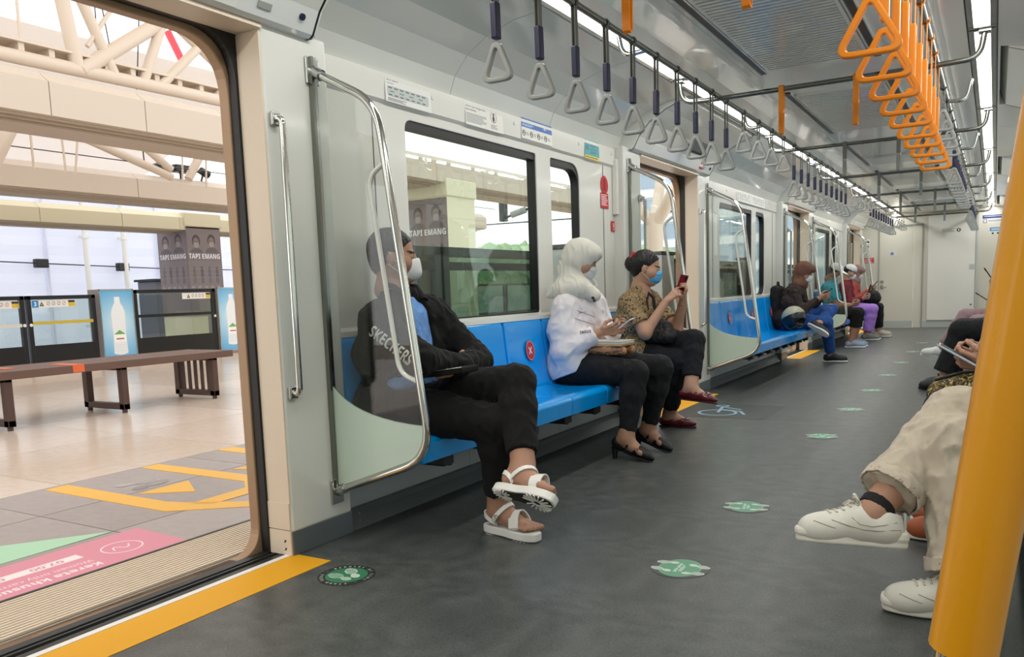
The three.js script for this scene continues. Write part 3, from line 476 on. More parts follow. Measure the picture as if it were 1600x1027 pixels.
{
  const t = thing('camera_box', 'small dark grey camera box tilted on the header beside the second doorway', 'camera', [-1.16, 2.0, -6.3]);
  W(t, 'case', bx(-0.075, 0.075, -0.045, 0.045, -0.03, 0.03, 0.008).rotateZ(-0.35).rotateY(0.5).translate(-1.1, 2.0, -6.25), M.darkMetal); W(t, 'mount', cyl([-1.14, 2.02, -6.27], [-1.2, 2.05, -6.3], 0.02), M.greyStrap);
  const r = thing('header_label', 'small red and white label on the header beyond the camera box', 'sign', [-1.24, 1.985, -6.75]);
  W(r, 'plate', bx(-0.002, 0.002, -0.03, 0.03, -0.075, 0.075).rotateZ(-0.49).translate(-1.262, 1.952, -6.8), mat('#c8323c', 0.4)); W(r, 'print', bx(0.002, 0.003, -0.012, 0.012, -0.05, 0.05).rotateZ(-0.49).translate(-1.262, 1.952, -6.8), M.white);
}
// ---------- the station outside ----------
const tileTex = [0, 1, 2].map((k) => grain(256, 256, ['#dac8b8', '#d6c4b3', '#deccbd'][k], 7, 0.8));
const beigeM = tileTex.map((t) => mat('#ffffff', 0.2, 0, { map: t })), greyM = ['#a39a97', '#9e9592', '#a79e9a'].map((c) => mat('#ffffff', 0.38, 0, { map: grain(256, 256, c, 8, 0.9) }));
const plat = structGroup('platform_floor');
struct('slab', bx(-11.2, -1.86, -0.8, -0.03, -40, 8), M.beamDark, plat);
struct('far_paving', bx(-10.7, -1.86, -0.04, 0, -40, -15.602), beigeM[0], plat);
{
  const tileG = new Map();
  const tile = (x0, x1, z0, z1, m) => { const k = (x1 - x0).toFixed(3); if (!tileG.has(k)) tileG.set(k, boxUV(bx(0.003, x1 - x0 - 0.003, -0.04, 0, 0.003, z1 - z0 - 0.003))); const t = struct('tile', tileG.get(k), m, plat); t.position.set(x0, 0, z0); };
  for (let i = 0; i < 17; i++) for (let k = 0; k < 6; k++) tile(-3.4 - 1.21 * (k + 1), -3.4 - 1.21 * k, -15.6 + 1.2 * i, -14.4 + 1.2 * i, beigeM[(i * 7 + k * 5) % 3]);
  for (let i = 0; i < 17; i++) [[-2.29, -1.86], [-2.845, -2.29], [-3.4, -2.845]].forEach(([p, q], k) => tile(p, q, -15.6 + 1.2 * i + 0.42, -14.4 + 1.2 * i + 0.42, greyM[(i * 5 + k * 2) % 3]));
}
// ribbed threshold plate between platform and train
{
  const q = structGroup('threshold'); struct('ribbed_plate', bx(-1.86, -1.545, -0.05, -0.004, 7, -17.5), mat('#7d6f5f', 0.5, 0.2), q); struct('edge_strip', bx(-1.875, -1.858, -0.03, 0.004, 7, -17.5), M.darkMetal, q);
  const ribM = mat('#dccdb8', 0.4, 0.15), rib = alongZ([[-0.0068, -0.006], [-0.0055, 0.003], [0.0055, 0.003], [0.0068, -0.006]], 7, -17.5); for (let i = 0; i < 15; i++) { const r = struct('rib', rib, ribM, q); r.position.x = -1.849 + i * 0.0212; }
  struct('sill_gap', bx(-1.545, -1.5, -0.3, -0.05, 7, -17.5), M.rubber, q);
}
// markings on the paving
const slabOf = (pts, h = 0.0025) => ext(poly(pts.map(([x, z]) => [x, -z])), h).rotateX(-Math.PI / 2);
const yel = mat('#e9b34a', 0.45);
function mark(name, label, category, geo, m, group) { return one(name, label, category, geo, m, group); }
mark('boarding_arrow', 'broad yellow chevron painted on the grey paving nearest the doorway', 'floor marking', [slabOf([[-3.36, -2.29], [-3.36, -2.41], [-2.52, -2.4], [-2.41, -2.43], [-2.05, -2.62], [-2.02, -2.53], [-2.36, -2.28]])], yel);
mark('boarding_bar', 'yellow zigzag bar painted behind the nearest chevron', 'floor marking', [slabOf([[-3.38, -2.86], [-3.37, -2.97], [-2.45, -2.98], [-2.26, -2.75], [-2.26, -2.46], [-2.37, -2.42], [-2.38, -2.76], [-2.5, -2.86]])], yel);
mark('boarding_bar', 'short yellow bar painted farthest along the grey paving', 'floor marking', [slabOf([[-3.4, -3.42], [-3.38, -3.53], [-2.6, -3.5], [-2.6, -3.39]])], yel);
mark('boarding_triangle', 'yellow triangle painted between the two zigzag bars', 'floor marking', [slabOf([[-2.8, -2.44], [-2.81, -2.75], [-2.56, -2.6]])], yel);
mark('boarding_triangle', 'yellow triangle painted beyond the second zigzag bar', 'floor marking', [slabOf([[-2.81, -3.04], [-2.8, -3.32], [-2.6, -3.16]])], yel);
mark('green_triangle', 'pale green triangular sticker on the paving beside the pink one', 'floor sticker', [slabOf([[-2.29, -1.97], [-2.27, 0.4], [-3.3, -0.6]], 0.002)], mat('#a9d6b4', 0.4));
{
  const g = new THREE.PlaneGeometry(2.7, 0.36); g.rotateX(-Math.PI / 2).rotateY(-Math.PI / 2);    // print reads towards +z, its top towards the train
  const pos = g.attributes.position; for (let i = 0; i < pos.count; i++) if (pos.getZ(i) < -1.3 && pos.getX(i) < 0) pos.setZ(i, pos.getZ(i) - 0.02);
  const m = sh(new THREE.Mesh(g, new THREE.MeshPhysicalMaterial({ roughness: 0.4, map: canvasTex(2048, 272, (x, w, h) => {
    x.fillStyle = '#d98a9c'; x.fillRect(0, 0, w, h); x.strokeStyle = '#f4dfe2'; x.lineWidth = 5; x.beginPath(); x.ellipse(140, 128, 58, 58, 0, 0, 7); x.stroke(); x.beginPath(); x.moveTo(112, 142); x.quadraticCurveTo(132, 92, 146, 130); x.quadraticCurveTo(160, 164, 172, 112); x.stroke();
    txt(x, 'Kereta khusus wanita', 250, 62, 42, '#f6e6e8'); txt(x, 'Women only carriage', 254, 102, 32, '#f0cfd6', 'sans-serif', false); x.fillStyle = '#f3e4e2'; x.fillRect(252, 140, 420, 46); txt(x, '07.00', 300, 176, 38, '#c98a98'); txt(x, '09.00', 460, 176, 38, '#c98a98'); bars(x, 900, 60, 700, 14, 3, '#eccbd2');
  }) }))); m.name = 'pink_floor_sticker'; m.position.set(-2.055, 0.003, -0.68); m.userData = { label: 'pink floor sticker with a white circle logo and lettering along the platform edge', category: 'floor sticker' }; scene.add(m);
  const f = sh(new THREE.Mesh(new THREE.PlaneGeometry(0.3, 0.3).rotateX(-Math.PI / 2), new THREE.MeshPhysicalMaterial({ alphaTest: 0.5, transparent: true, roughness: 0.5, map: canvasTex(256, 256, (x) => { x.clearRect(0, 0, 256, 256); shoe(x, 80, 128, 0.3, 200, '#b3aca8', '#8e8886'); shoe(x, 176, 128, -0.2, 200, '#8a8482', '#a8a19e'); }) }))); f.name = 'footprint_sticker'; f.position.set(-2.98, 0.0015, -2.6); f.userData = { label: 'faded grey footprint sticker behind the near yellow triangle', category: 'floor sticker' }; scene.add(f);
}
// platform bench: slats along its length on four rectangular frames
{
  const t = thing('platform_bench', 'long dark brown slatted bench in the middle of the platform', 'bench', [-6, 0, -3.3]);
  for (let k = 0; k < 6; k++) W(t, 'slat', bx(-6.3 + k * 0.102, -6.215 + k * 0.102, 0.435, 0.47, -5.5, 1.2, 0.006), M.bench);
  W(t, 'edge_rail', bx(-5.68, -5.655, 0.405, 0.472, -5.5, 1.2, 0.006), M.bench); W(t, 'edge_rail', bx(-6.33, -6.305, 0.405, 0.472, -5.5, 1.2, 0.006), M.bench);
  [-5.3, -4.33, -3.35, -2.3, -1.2, 0].forEach((z) => {
    const f = W(t, 'leg_frame', [bx(-5.76, -5.69, 0.03, 0.435, z - 0.03, z + 0.03, 0.006), bx(-6.29, -6.22, 0.03, 0.435, z - 0.03, z + 0.03, 0.006), bx(-6.29, -5.69, 0.03, 0.085, z - 0.03, z + 0.03, 0.006), bx(-6.29, -5.69, 0.38, 0.434, z - 0.03, z + 0.03, 0.006), cyl([-5.73, 0, z], [-5.73, 0.03, z], 0.022), cyl([-6.25, 0, z], [-6.25, 0.03, z], 0.022)], M.benchLeg);
    if (z < -5) for (let k = 0; k < 5; k++) { const g = bx(-6.2 + k * 0.095, -6.163 + k * 0.095, 0.07, 0.39, z - 0.008, z + 0.008); g.translate(-t.position.x, 0, -t.position.z); part(f, 'slat', g, M.benchLeg); }
  });
  W(t, 'tape', [bx(-6.0, -5.65, 0.471, 0.4735, -3.95, -3.85), bx(-5.655, -5.652, 0.41, 0.472, -3.95, -3.85), bx(-6.28, -5.95, 0.471, 0.4735, -3.55, -3.47)], mat('#d9673a', 0.5), 'orange tape stuck across the seat');
}
// glazed screens along a platform edge; built along z, facing +x
const stripTex = (n) => canvasTex(512, 72, (x, w, h) => {
  x.fillStyle = '#ece9e2'; x.fillRect(0, 0, w, h); if (n) { x.fillStyle = '#2f86c4'; x.fillRect(0, 0, 76, h); txt(x, n, 38, 56, 56, '#ffffff', 'sans-serif', true, 'center'); } x.fillStyle = '#3a3f30'; x.beginPath(); x.moveTo(112, 14); x.lineTo(140, 60); x.lineTo(84, 60); x.fill(); x.fillStyle = '#b8b64a'; x.fillRect(106, 36, 12, 18);
  for (let i = 0; i < 4; i++) { x.strokeStyle = i === 3 ? '#c05048' : '#5a5f60'; x.lineWidth = 4; x.beginPath(); x.arc(190 + i * 62, 34, 18, 0, 7); x.stroke(); x.beginPath(); x.moveTo(180 + i * 62, 46); x.lineTo(200 + i * 62, 22); x.stroke(); } x.fillStyle = '#d9b93a'; x.fillRect(428, 4, 80, 64); x.fillStyle = '#2b2b26'; x.fillRect(428, 4, 80, 22);
});
const strip3 = stripTex('3'), strip0 = stripTex('');
function psd(X, z1, z0, label, o = {}) {                  // z1 nearer the viewer, z0 farther
  const f = o.face ?? 1, t = thing('platform_screen_door', label, 'platform screen', [X, 0, (z0 + z1) / 2], o.group ?? 'screen doors along the far platform edge'), top = o.top ?? 1.125, x = (d) => X + d * f;
  const B = (a, b, y0, y1, p, q, r) => bx(Math.min(x(a), x(b)), Math.max(x(a), x(b)), y0, y1, q, p, r);
  const fm = o.frame ?? M.black;
  W(t, 'frame', [B(-0.06, 0, top - 0.055, top, z1, z0, 0.004), B(-0.06, 0, 0.12, top, z1, z1 - 0.06, 0.004), B(-0.06, 0, 0.12, top, z0 + 0.06, z0, 0.004)], fm);
  W(t, 'lower_panel', B(-0.05, -0.004, 0.12, 0.43, z1 - 0.06, z0 + 0.06), fm);
  W(t, 'kerb', B(-0.1, 0.01, 0, 0.12, z1, z0), M.beam);
  W(t, 'pane', B(-0.034, -0.026, 0.43, top - 0.055, z1 - 0.06, z0 + 0.06), o.glass ?? M.glassTint);
  if (o.rail) W(t, 'mid_rail', B(-0.05, 0.002, o.rail, o.rail + 0.045, z1 - 0.06, z0 + 0.06), o.railMat ?? fm);
  if (o.knob) W(t, 'knob', cyl([x(0), 0.72, o.knob], [x(0.012), 0.72, o.knob], 0.022), M.white);
  if (o.strip) { const [s1, s0, tx] = o.strip; const g = new THREE.PlaneGeometry(s1 - s0, 0.1); g.rotateY(Math.PI / 2); g.translate(x(-0.02), top - 0.115, (s1 + s0) / 2); W(t, 'safety_strip', g, new THREE.MeshPhysicalMaterial({ map: tx, roughness: 0.4 })); }
  return t;
}
const bottleTex = canvasTex(256, 480, (x, w, h) => {
  const g = x.createRadialGradient(128, 220, 30, 128, 240, 260); g.addColorStop(0, '#d3ebf6'); g.addColorStop(1, '#62aede'); x.fillStyle = g; x.fillRect(0, 0, w, h);
  x.fillStyle = '#eef3f5'; x.beginPath(); x.moveTo(108, 44); x.lineTo(150, 44); x.lineTo(152, 84); x.quadraticCurveTo(186, 130, 184, 170); x.lineTo(180, 300); x.lineTo(186, 430); x.quadraticCurveTo(130, 452, 74, 430); x.lineTo(80, 300); x.lineTo(74, 170); x.quadraticCurveTo(74, 130, 106, 84); x.closePath(); x.fill();
  x.fillStyle = '#6fae54'; x.beginPath(); x.moveTo(84, 300); x.lineTo(130, 270); x.lineTo(176, 300); x.fill(); x.fillStyle = '#fbfbf8'; x.fillRect(84, 300, 94, 52); bars(x, 100, 326, 64, 9, 1, '#b0605c'); x.fillStyle = '#dfe8ec'; for (let i = 0; i < 4; i++) x.fillRect(84, 370 + i * 14, 96, 3);
});
const adMat = new THREE.MeshPhysicalMaterial({ map: bottleTex, roughness: 0.3 });
function adBox(X, z1, z0, label) {
  const t = thing('advert_box', label, 'advert', [X, 0, (z0 + z1) / 2], 'bottle adverts along the far platform edge');
  W(t, 'housing', bx(X - 0.25, X + 0.03, 0.05, 1.2, z0, z1, 0.008), mat('#8f8780', 0.5)); W(t, 'base', bx(X - 0.22, X + 0.02, 0, 0.05, z0, z1), M.beam);
  W(t, 'rim', [bx(X + 0.03, X + 0.038, 0.1, 1.2, z1 - 0.016, z1), bx(X + 0.03, X + 0.038, 0.1, 1.2, z0, z0 + 0.016), bx(X + 0.03, X + 0.038, 1.18, 1.2, z0, z1), bx(X + 0.03, X + 0.038, 0.1, 0.115, z0, z1)], M.steel);
  const g = new THREE.PlaneGeometry(z1 - z0 - 0.03, 1.065); g.rotateY(Math.PI / 2); g.translate(X + 0.032, 0.647, (z0 + z1) / 2); W(t, 'poster', g, adMat);
}
const PX = -10.6;
psd(PX, -5.2, -6.17, 'black framed screen door left of the post with a blue number three', { strip: [-5.5, -6.11, stripTex('3')], knob: -6.14, rail: 0.7, railMat: M.offwhite });
psd(PX, -6.2, -7.2, 'black framed screen door with a blue number three left of the near bottle advert', { strip: [-6.28, -6.9, strip3], knob: -6.23, rail: 0.72, railMat: mat('#c8b23c', 0.5) });
adBox(PX, -7.24, -7.8, 'blue bottle advert box between two black screen doors');
psd(PX, -7.83, -9.36, 'wide black framed screen between the two bottle adverts', { strip: [-8.72, -9.28, strip0], knob: -9.33, rail: 0.75, top: 1.185, railMat: M.black });
adBox(PX, -9.38, -9.94, 'blue bottle advert box right beside the tan door edge');
psd(PX, -9.97, -11.5, 'black framed screen mostly hidden behind the tan door edge', { top: 1.185 });
for (let k = 0; k < 3; k++) psd(PX, -2.1 - k * 1.0 + 3 * 0, -3.07 - k * 1.0, `black framed screen door left of frame, ${ORD[k]} beyond the bench end`, { rail: 0.72 });
for (let k = 0; k < 6; k++) psd(PX, 6 - k * 1.35, 4.68 - k * 1.35, `black framed screen behind the viewer, ${ORD[k]} from the left end`, { top: 1.18 });
for (let k = 0; k < 12; k++) psd(PX, -11.55 - k * 1.5, -13.0 - k * 1.5, `dark far platform screen beyond the hidden one, ${ORD[k]} along`, { top: 1.18 });
// fixed screens on this side, between the open platform doors, seen through the carriage windows
const nearFrame = mat('#4c5450', 0.4, 0.3);
[[-2.5, -3.7], [-3.72, -4.98], [-7.5, -8.75], [-8.77, -10.0], [-12.3, -13.5], [-13.52, -14.9]].forEach(([z1, z0], i) => psd(-1.76, z1, z0, `grey framed platform screen outside the ${bayWord[i >> 1]} carriage window, ${i % 2 ? 'farther' : 'nearer'} half`, { top: 1.215, frame: nearFrame, f: 1, group: `near screens outside the ${bayWord[i >> 1]} window`, glass: new THREE.MeshPhysicalMaterial({ color: '#aebfb5', transmission: 1, thickness: 0, roughness: 0, ior: 1.5 }), rail: 1.085, railMat: M.darkMetal }));
for (const [z, k] of [[-5.3, 0], [-7.2, 1], [-10.2, 2], [-12.0, 3]]) { const t = thing('screen_post', `grey steel door post of the platform screens at the ${['second', 'second', 'third', 'third'][k]} doorway, ${k % 2 ? 'far' : 'near'} side`, 'post', [-1.76, 0, z]); W(t, 'post', bx(-1.85, -1.7, 0, 1.24, z - 0.16, z + 0.16, 0.01), M.brushed); W(t, 'cap', bx(-1.86, -1.69, 1.24, 1.27, z - 0.17, z + 0.17, 0.006), M.darkMetal); }
struct('wall_parapet', bx(-15.7, -15.4, -1.2, 1.2, -60, -16.2, 0.02), mat('#b7b8ad', 0.8));
// track bed and translucent noise wall beyond the far edge
struct('track_ground', bx(-24, -11.2, -1.4, -1.2, -60, 10), mat('#8d8a84', 0.8));
{
  const w = structGroup('wall_noise'), pm = new THREE.MeshPhysicalMaterial({ color: '#eef1fb', roughness: 0.8, transmission: 0.6, thickness: 0 });
  for (let k = 0; k < 12; k++) {
    const z1 = 6 - k * 2.6, z0 = z1 - 2.58; const pts = [[-16.1, -1.2], [-16.0, -1.2]]; for (let i = 0; i <= 24; i++) pts.push([-16.0 + (i % 2) * 0.015, -1.0 + i * 0.19]); pts.push([-16.1, 3.6]);
    if (z1 > -16) struct('panel', alongZ(pts, z1, z0), pm, w);
  }
  struct('post', Array.from({ length: 9 }, (_, k) => bx(-15.98, -15.93, -1.2, 3.6, 6 - k * 2.6 - 0.012, 6 - k * 2.6 + 0.012)), mat('#dfe3f2', 0.6), w);
  for (const z of [-10.35, -11.25]) { const t = thing('drain_pipe', `white upright pipe in front of the pale noise wall, ${z > -11 ? 'left' : 'right'} of the pair`, 'pipe', [-15.8, -1.2, z]); W(t, 'pipe', cyl([-15.8, -1.2, z], [-15.8, 3.5, z], 0.055), M.white); for (const y of [0.5, 2.4]) W(t, 'clamp', bx(-15.93, -15.74, y, y + 0.06, z - 0.07, z + 0.07), M.white); }
  const c = thing('cable_run', 'dark sagging cables with black clamps along the noise wall', 'cable', [-15.8, 2.0, -7]);
  W(c, 'cable', [[6, 2.05, -2, 1.98], [-2, 1.98, -7.2, 1.93], [-7.2, 1.93, -9.4, 1.86], [-9.4, 1.86, -12, 1.78], [-12, 1.78, -19, 1.7]].map(([a, y, b, v]) => cyl([-15.85, y, a], [-15.85, v, b], 0.012, 0.012, 6)), M.darkMetal);
  for (const [z, y] of [[-7.25, 1.93], [-9.4, 1.86], [-11.2, 1.8]]) W(c, 'clamp', bx(-15.92, -15.78, y - 0.09, y + 0.09, z - 0.13, z + 0.13, 0.02), M.black);
  const m = thing('service_cabinet', 'grey trackside cabinet showing above the screens left of the far column', 'cabinet', [-14.2, -1.2, -11.1]); W(m, 'case', bx(-14.5, -13.9, -1.2, 1.42, -11.75, -10.6, 0.02), mat('#6c6d7a', 0.6)); W(m, 'lid', bx(-14.55, -13.85, 1.42, 1.47, -11.8, -10.55, 0.01), M.darkMetal);
}
// columns with poster wraps
const posterTex = () => canvasTex(512, 1024, (x, w, h) => {
  x.fillStyle = '#867b7d'; x.fillRect(0, 0, w, h);
  for (let i = 0; i < 2; i++) { const X = 140 + i * 230, Y = 150 - i * 12; x.fillStyle = '#6b6163'; x.beginPath(); x.ellipse(X, Y + 150, 100, 70, 0, Math.PI, 0); x.lineTo(X + 100, Y + 160); x.lineTo(X - 100, Y + 160); x.fill(); x.fillStyle = '#51474a'; x.beginPath(); x.ellipse(X, Y, 60, 74, 0, 0, 7); x.fill(); x.fillStyle = '#8b7772'; x.beginPath(); x.ellipse(X, Y + 18, 44, 58, 0, 0, 7); x.fill(); x.fillStyle = '#a49b9d'; x.beginPath(); x.ellipse(X, Y + 46, 40, 32, 0, 0, 7); x.fill(); x.fillStyle = '#463c3e'; x.fillRect(X - 32, Y + 2, 22, 6); x.fillRect(X + 10, Y + 2, 22, 6); }
  x.fillStyle = '#80757a'; x.fillRect(0, 284, w, 90); txt(x, 'TAPI EMANG', 256, 352, 78, '#f5f3f4', 'sans-serif', true, 'center');
  for (let i = 0; i < 4; i++) { const X = 84 + i * 114, Y = 500; x.fillStyle = ['#75655f', '#5f595a', '#6d656b', '#66605a'][i]; x.beginPath(); x.arc(X, Y - 40, 18, 0, 7); x.fill(); x.fillRect(X - 22, Y - 22, 44, 80); x.fillRect(X - 18, Y + 58, 14, 80); x.fillRect(X + 4, Y + 58, 14, 80); }
  x.strokeStyle = '#978d8f'; x.lineWidth = 3; for (let i = 0; i < 3; i++) { x.beginPath(); x.moveTo(0, 470 + i * 50); x.lineTo(w, 476 + i * 50); x.stroke(); } for (let i = 0; i < 5; i++) bars(x, 30 + i * 96, 672, 54, 8, 2, '#b1a8aa', i); x.strokeStyle = '#5f5658'; x.lineWidth = 6; x.strokeRect(0, 0, w, h);
});
const pTex = new THREE.MeshPhysicalMaterial({ map: posterTex(), roughness: 0.5 });
function column(label, x1, x0, z1, z0, y0, pTop, pBot, capY, faces) {
  const t = thing('station_column', label, 'column', [(x0 + x1) / 2, y0, (z0 + z1) / 2]);
  W(t, 'shaft', bx(x0, x1, y0, capY, z0, z1, 0.012), M.column);
  W(t, 'capital', bx(x0 - 0.03, x1 + 0.03, pTop + 0.02, capY + 0.02, z0 - 0.03, z1 + 0.03, 0.02), M.column);
  W(t, 'joint', bx(x0 - 0.003, x1 + 0.003, pBot - 0.02, pBot - 0.012, z0 - 0.003, z1 + 0.003), M.beamDark);
  const f = new THREE.PlaneGeometry(x1 - x0, pTop - pBot).translate((x0 + x1) / 2, (pTop + pBot) / 2, z1 + 0.004); W(t, 'poster', f, pTex);
  if (faces > 1) W(t, 'poster', new THREE.PlaneGeometry(z1 - z0, pTop - pBot).rotateY(Math.PI / 2).translate(x1 + 0.004, (pTop + pBot) / 2, (z0 + z1) / 2), pTex);
}
column('far square column wrapped in a grey poster reading TAPI EMANG on two faces', -12, -12.83, -9.95, -10.72, -1.2, 2.34, 0.7, 2.6, 2);
column('cream square column behind the near carriage window, poster on its left face', -7, -7.84, -11.25, -12.1, 0, 2.56, 0.8, 2.85, 1);
// clad beams along the platform
function beam(label, x1, x0, y0, y1, joints, m, off) {
  const t = thing('canopy_beam', label, 'beam', [(x0 + x1) / 2, y0, -12]); let z = 8; 
  for (const j of joints) { W(t, 'cladding_panel', alongZ([[x1, y0], [x1, y1 - 0.1], [x1 - 0.14, y1], [x0, y1], [x0, y0]], z, j + 0.008, 0.004), m); z = j; }
  W(t, 'soffit_slot', [bx(x1 - 0.13, x1 - 0.08, y0 - 0.02, y0 + 0.01, 8, joints.at(-1)), bx(x1 - 0.24, x1 - 0.19, y0 - 0.03, y0 + 0.01, 8, joints.at(-1)), bx(x0 + 0.1, x1 - 0.3, y0 - 0.05, y0 + 0.01, 8, joints.at(-1))], M.beamDark);
}
beam('nearest cream clad canopy beam running along the platform', -7, -7.9, 2.8, 3.22, [5, 2, -1, -3, -4.68, -5.71, -6.77, -8.2, -9.6, -11, -12.4, -14, -16, -18, -20], M.beam);
beam('middle cream clad canopy beam with a light fitting on top', -10.5, -11.3, 2.6, 2.98, [5, 1, -3, -5.6, -8.0, -10.4, -12.8, -15, -18], M.beam);
beam('lowest cream clad beam meeting the far poster column', -12, -12.6, 2.3, 2.62, [5, 1, -3, -5.5, -7.3, -8.7, -9.85, -13, -16], M.column);
// truss tubes above and between the beams
{
  const X = -9, t = thing('roof_truss', 'cream steel tube truss holding the fabric roof above the platform', 'truss', [X, 2.6, -7]);
  const tube = (y0, z0, y1, z1, r, n = 'tube', dx0 = 0, dx1 = 0) => W(t, n, cyl([X + dx0, y0, z0], [X + dx1, y1, z1], r, r, 12), M.truss);
  tube(3.78, 8, 3.9, -8.7, 0.085, 'chord'); tube(3.9, -8.7, 3.91, -9.9, 0.085, 'chord');
  tube(6.4, -5.86, 3.88, -6.25, 0.085); tube(6.4, -5.65, 3.88, -6.76, 0.07); tube(5.6, -7.88, 3.9, -7.15, 0.07); tube(6.3, -9.6, 3.88, -6.28, 0.095); tube(5.8, -9.35, 3.9, -7.4, 0.065); tube(4.95, -7.48, 4.29, -8.58, 0.065); tube(5.5, -9.4, 3.9, -8.36, 0.075); tube(5.8, -7.5, 4.2, -6.4, 0.03); tube(5.4, -5.58, 3.81, -5.57, 0.018);
  tube(3.25, -5.6, 2.7, -7.48, 0.055); tube(3.3, -6.75, 2.8, -7.48, 0.055); tube(3.4, -8.2, 2.7, -7.75, 0.06); tube(3.3, -5.48, 2.5, -5.05, 0.09);
  for (const [a, b] of [[-5.58, -5.58], [-5.95, -5.97], [-6.2, -6.09], [-7.7, -7.65], [-8.1, -8.05]]) tube(3.3, a, 2.6, b, 0.014, 'hanger');
  for (let k = 0; k < 22; k++) { const z = -2 - k * 0.36; W(t, 'bracket', bx(X - 0.3, X + 0.02, 3.93, 4.06, z, z + 0.07), M.truss); }
  W(t, 'gutter', bx(X - 0.35, X - 0.3, 3.93, 4.1, 4, -9.9), M.beamDark); W(t, 'gutter_lip', bx(X - 0.35, X + 0.06, 4.05, 4.08, 4, -9.9), M.truss);
  const w = thing('overhead_wire', 'pair of thin black wires strung between the beams', 'wire', [X, 2.8, -7]); W(w, 'upper_wire', cyl([X, 3.12, 6], [X, 3.15, -16], 0.007, 0.007, 5), M.black); W(w, 'lower_wire', cyl([X, 2.84, 6], [X, 2.84, -16], 0.007, 0.007, 5), M.black); W(w, 'dropper', cyl([X, 3.14, -7.06], [X, 2.84, -7.07], 0.009, 0.009, 5), M.black);
  for (const [z, k] of [[-6.77, 0], [-6.55, 1], [-7.05, 2]]) { const q = thing('stay_cable', `thin dark stay cable above the near beam, ${ORD[k]} of three`, 'cable', [X, 3.2, z]); W(q, 'cable', cyl([X, 5.2, z + 0.18 - 0.18 * k], [X, 3.8, z], 0.008, 0.008, 5), M.darkMetal); W(q, 'turnbuckle', cyl([X, 4.02, z + 0.01], [X, 3.85, z + 0.004], 0.02, 0.02, 6), M.darkMetal); }
  const d = thing('light_fitting', 'black twin floodlight fitting perched on the middle beam', 'light fitting', [X - 1.6, 2.98, -8.6]);
  W(d, 'body', bx(-10.75, -10.55, 3.08, 3.2, -9.15, -8.75, 0.02), M.black); W(d, 'head', cyl([-10.65, 3.1, -8.42], [-10.65, 3.16, -8.62], 0.07, 0.09), M.black); W(d, 'head', cyl([-10.65, 3.16, -9.3], [-10.65, 3.1, -9.45], 0.06, 0.07), M.black); W(d, 'arm', pipe([[-10.65, 2.98, -8.9], [-10.65, 3.1, -8.9], [-10.65, 3.12, -8.6]], 0.02), M.darkMetal); W(d, 'arm', pipe([[-10.65, 2.98, -9.3], [-10.65, 3.12, -9.35], [-10.65, 3.14, -9.1]], 0.015), M.darkMetal);
}
// tensioned fabric roof in two sheets with an opening between them
{
  const memb = (label, xs, zr) => { const t = thing('fabric_roof', label, 'roof', [(xs[0][0] + xs.at(-1)[0]) / 2, xs.at(-1)[1], (zr[0] + zr[1]) / 2]); const out = xs.map(([x, y]) => [x, y]), inn = xs.map(([x, y]) => [x, y - 0.03]).reverse(); W(t, 'sheet', alongZ([...out, ...inn], zr[0], zr[1]), M.membrane); return t; };
  const curve = (x0, x1) => Array.from({ length: 9 }, (_, i) => { const x = x0 + (x1 - x0) * i / 8, q = (-6 - x) / 14; return [x, 8.1 - 1.9 * q - 1.9 * q * q]; });
  const A = memb('upper pale fabric roof sheet over the platform', curve(-3.5, -12.3), [12, -9.8]);
  W(A, 'edge_cable', cyl([-12.3, 6.85, 12], [-12.3, 6.85, -9.8], 0.06), M.truss);
  W(A, 'edge_clip', Array.from({ length: 23 }, (_, k) => bx(-12.45, -12.28, 6.8, 6.95, -k * 0.42, -k * 0.42 - 0.2)), M.beamDark);
  memb('lower pale fabric roof sheet beyond the sky opening', curve(-14.6, -19.5), [12, -14.5]);
}
// crane jib, catenary, trees and buildings in the distance
{
  const c = thing('crane_jib', 'red crane jib poking up in the sky opening of the roof', 'crane', [-40, 14.0, -33]);
  W(c, 'jib', cyl([-40, 14.3, -32.6], [-40, 16.4, -31.4], 0.22, 0.22, 6), mat('#cf3f4a', 0.5)); W(c, 'mast', bx(-40.3, -39.9, 0, 14.6, -33.2, -32.8), mat('#cfc9c6', 0.6));
  const k = thing('catenary_bracket', 'dark catenary drop post with two insulated arms beyond the cream column', 'catenary', [-12.4, 3.15, -22]);
  W(k, 'post', bx(-12.5, -12.3, 3.15, 4.6, -22.1, -21.9), M.darkMetal); W(k, 'arm', cyl([-12.3, 3.87, -22], [-9.5, 4.05, -22.2], 0.035), M.darkMetal); W(k, 'arm', cyl([-12.3, 3.27, -22], [-9.6, 4.0, -22.2], 0.035), M.darkMetal); W(k, 'insulator', cyl([-12.1, 3.89, -22], [-11.5, 3.92, -22], 0.1), M.greyStrap); W(k, 'insulator', cyl([-12.1, 3.33, -22], [-11.6, 3.45, -22], 0.1), M.greyStrap); W(k, 'contact_wire', cyl([-13.5, 3.1, -22], [-2.5, 3.15, -24], 0.02, 0.02, 5), M.darkMetal);
}
const leafM = [mat('#a9bf98', 0.95), mat('#9ab48a', 0.95), mat('#b6c8a6', 0.95)];
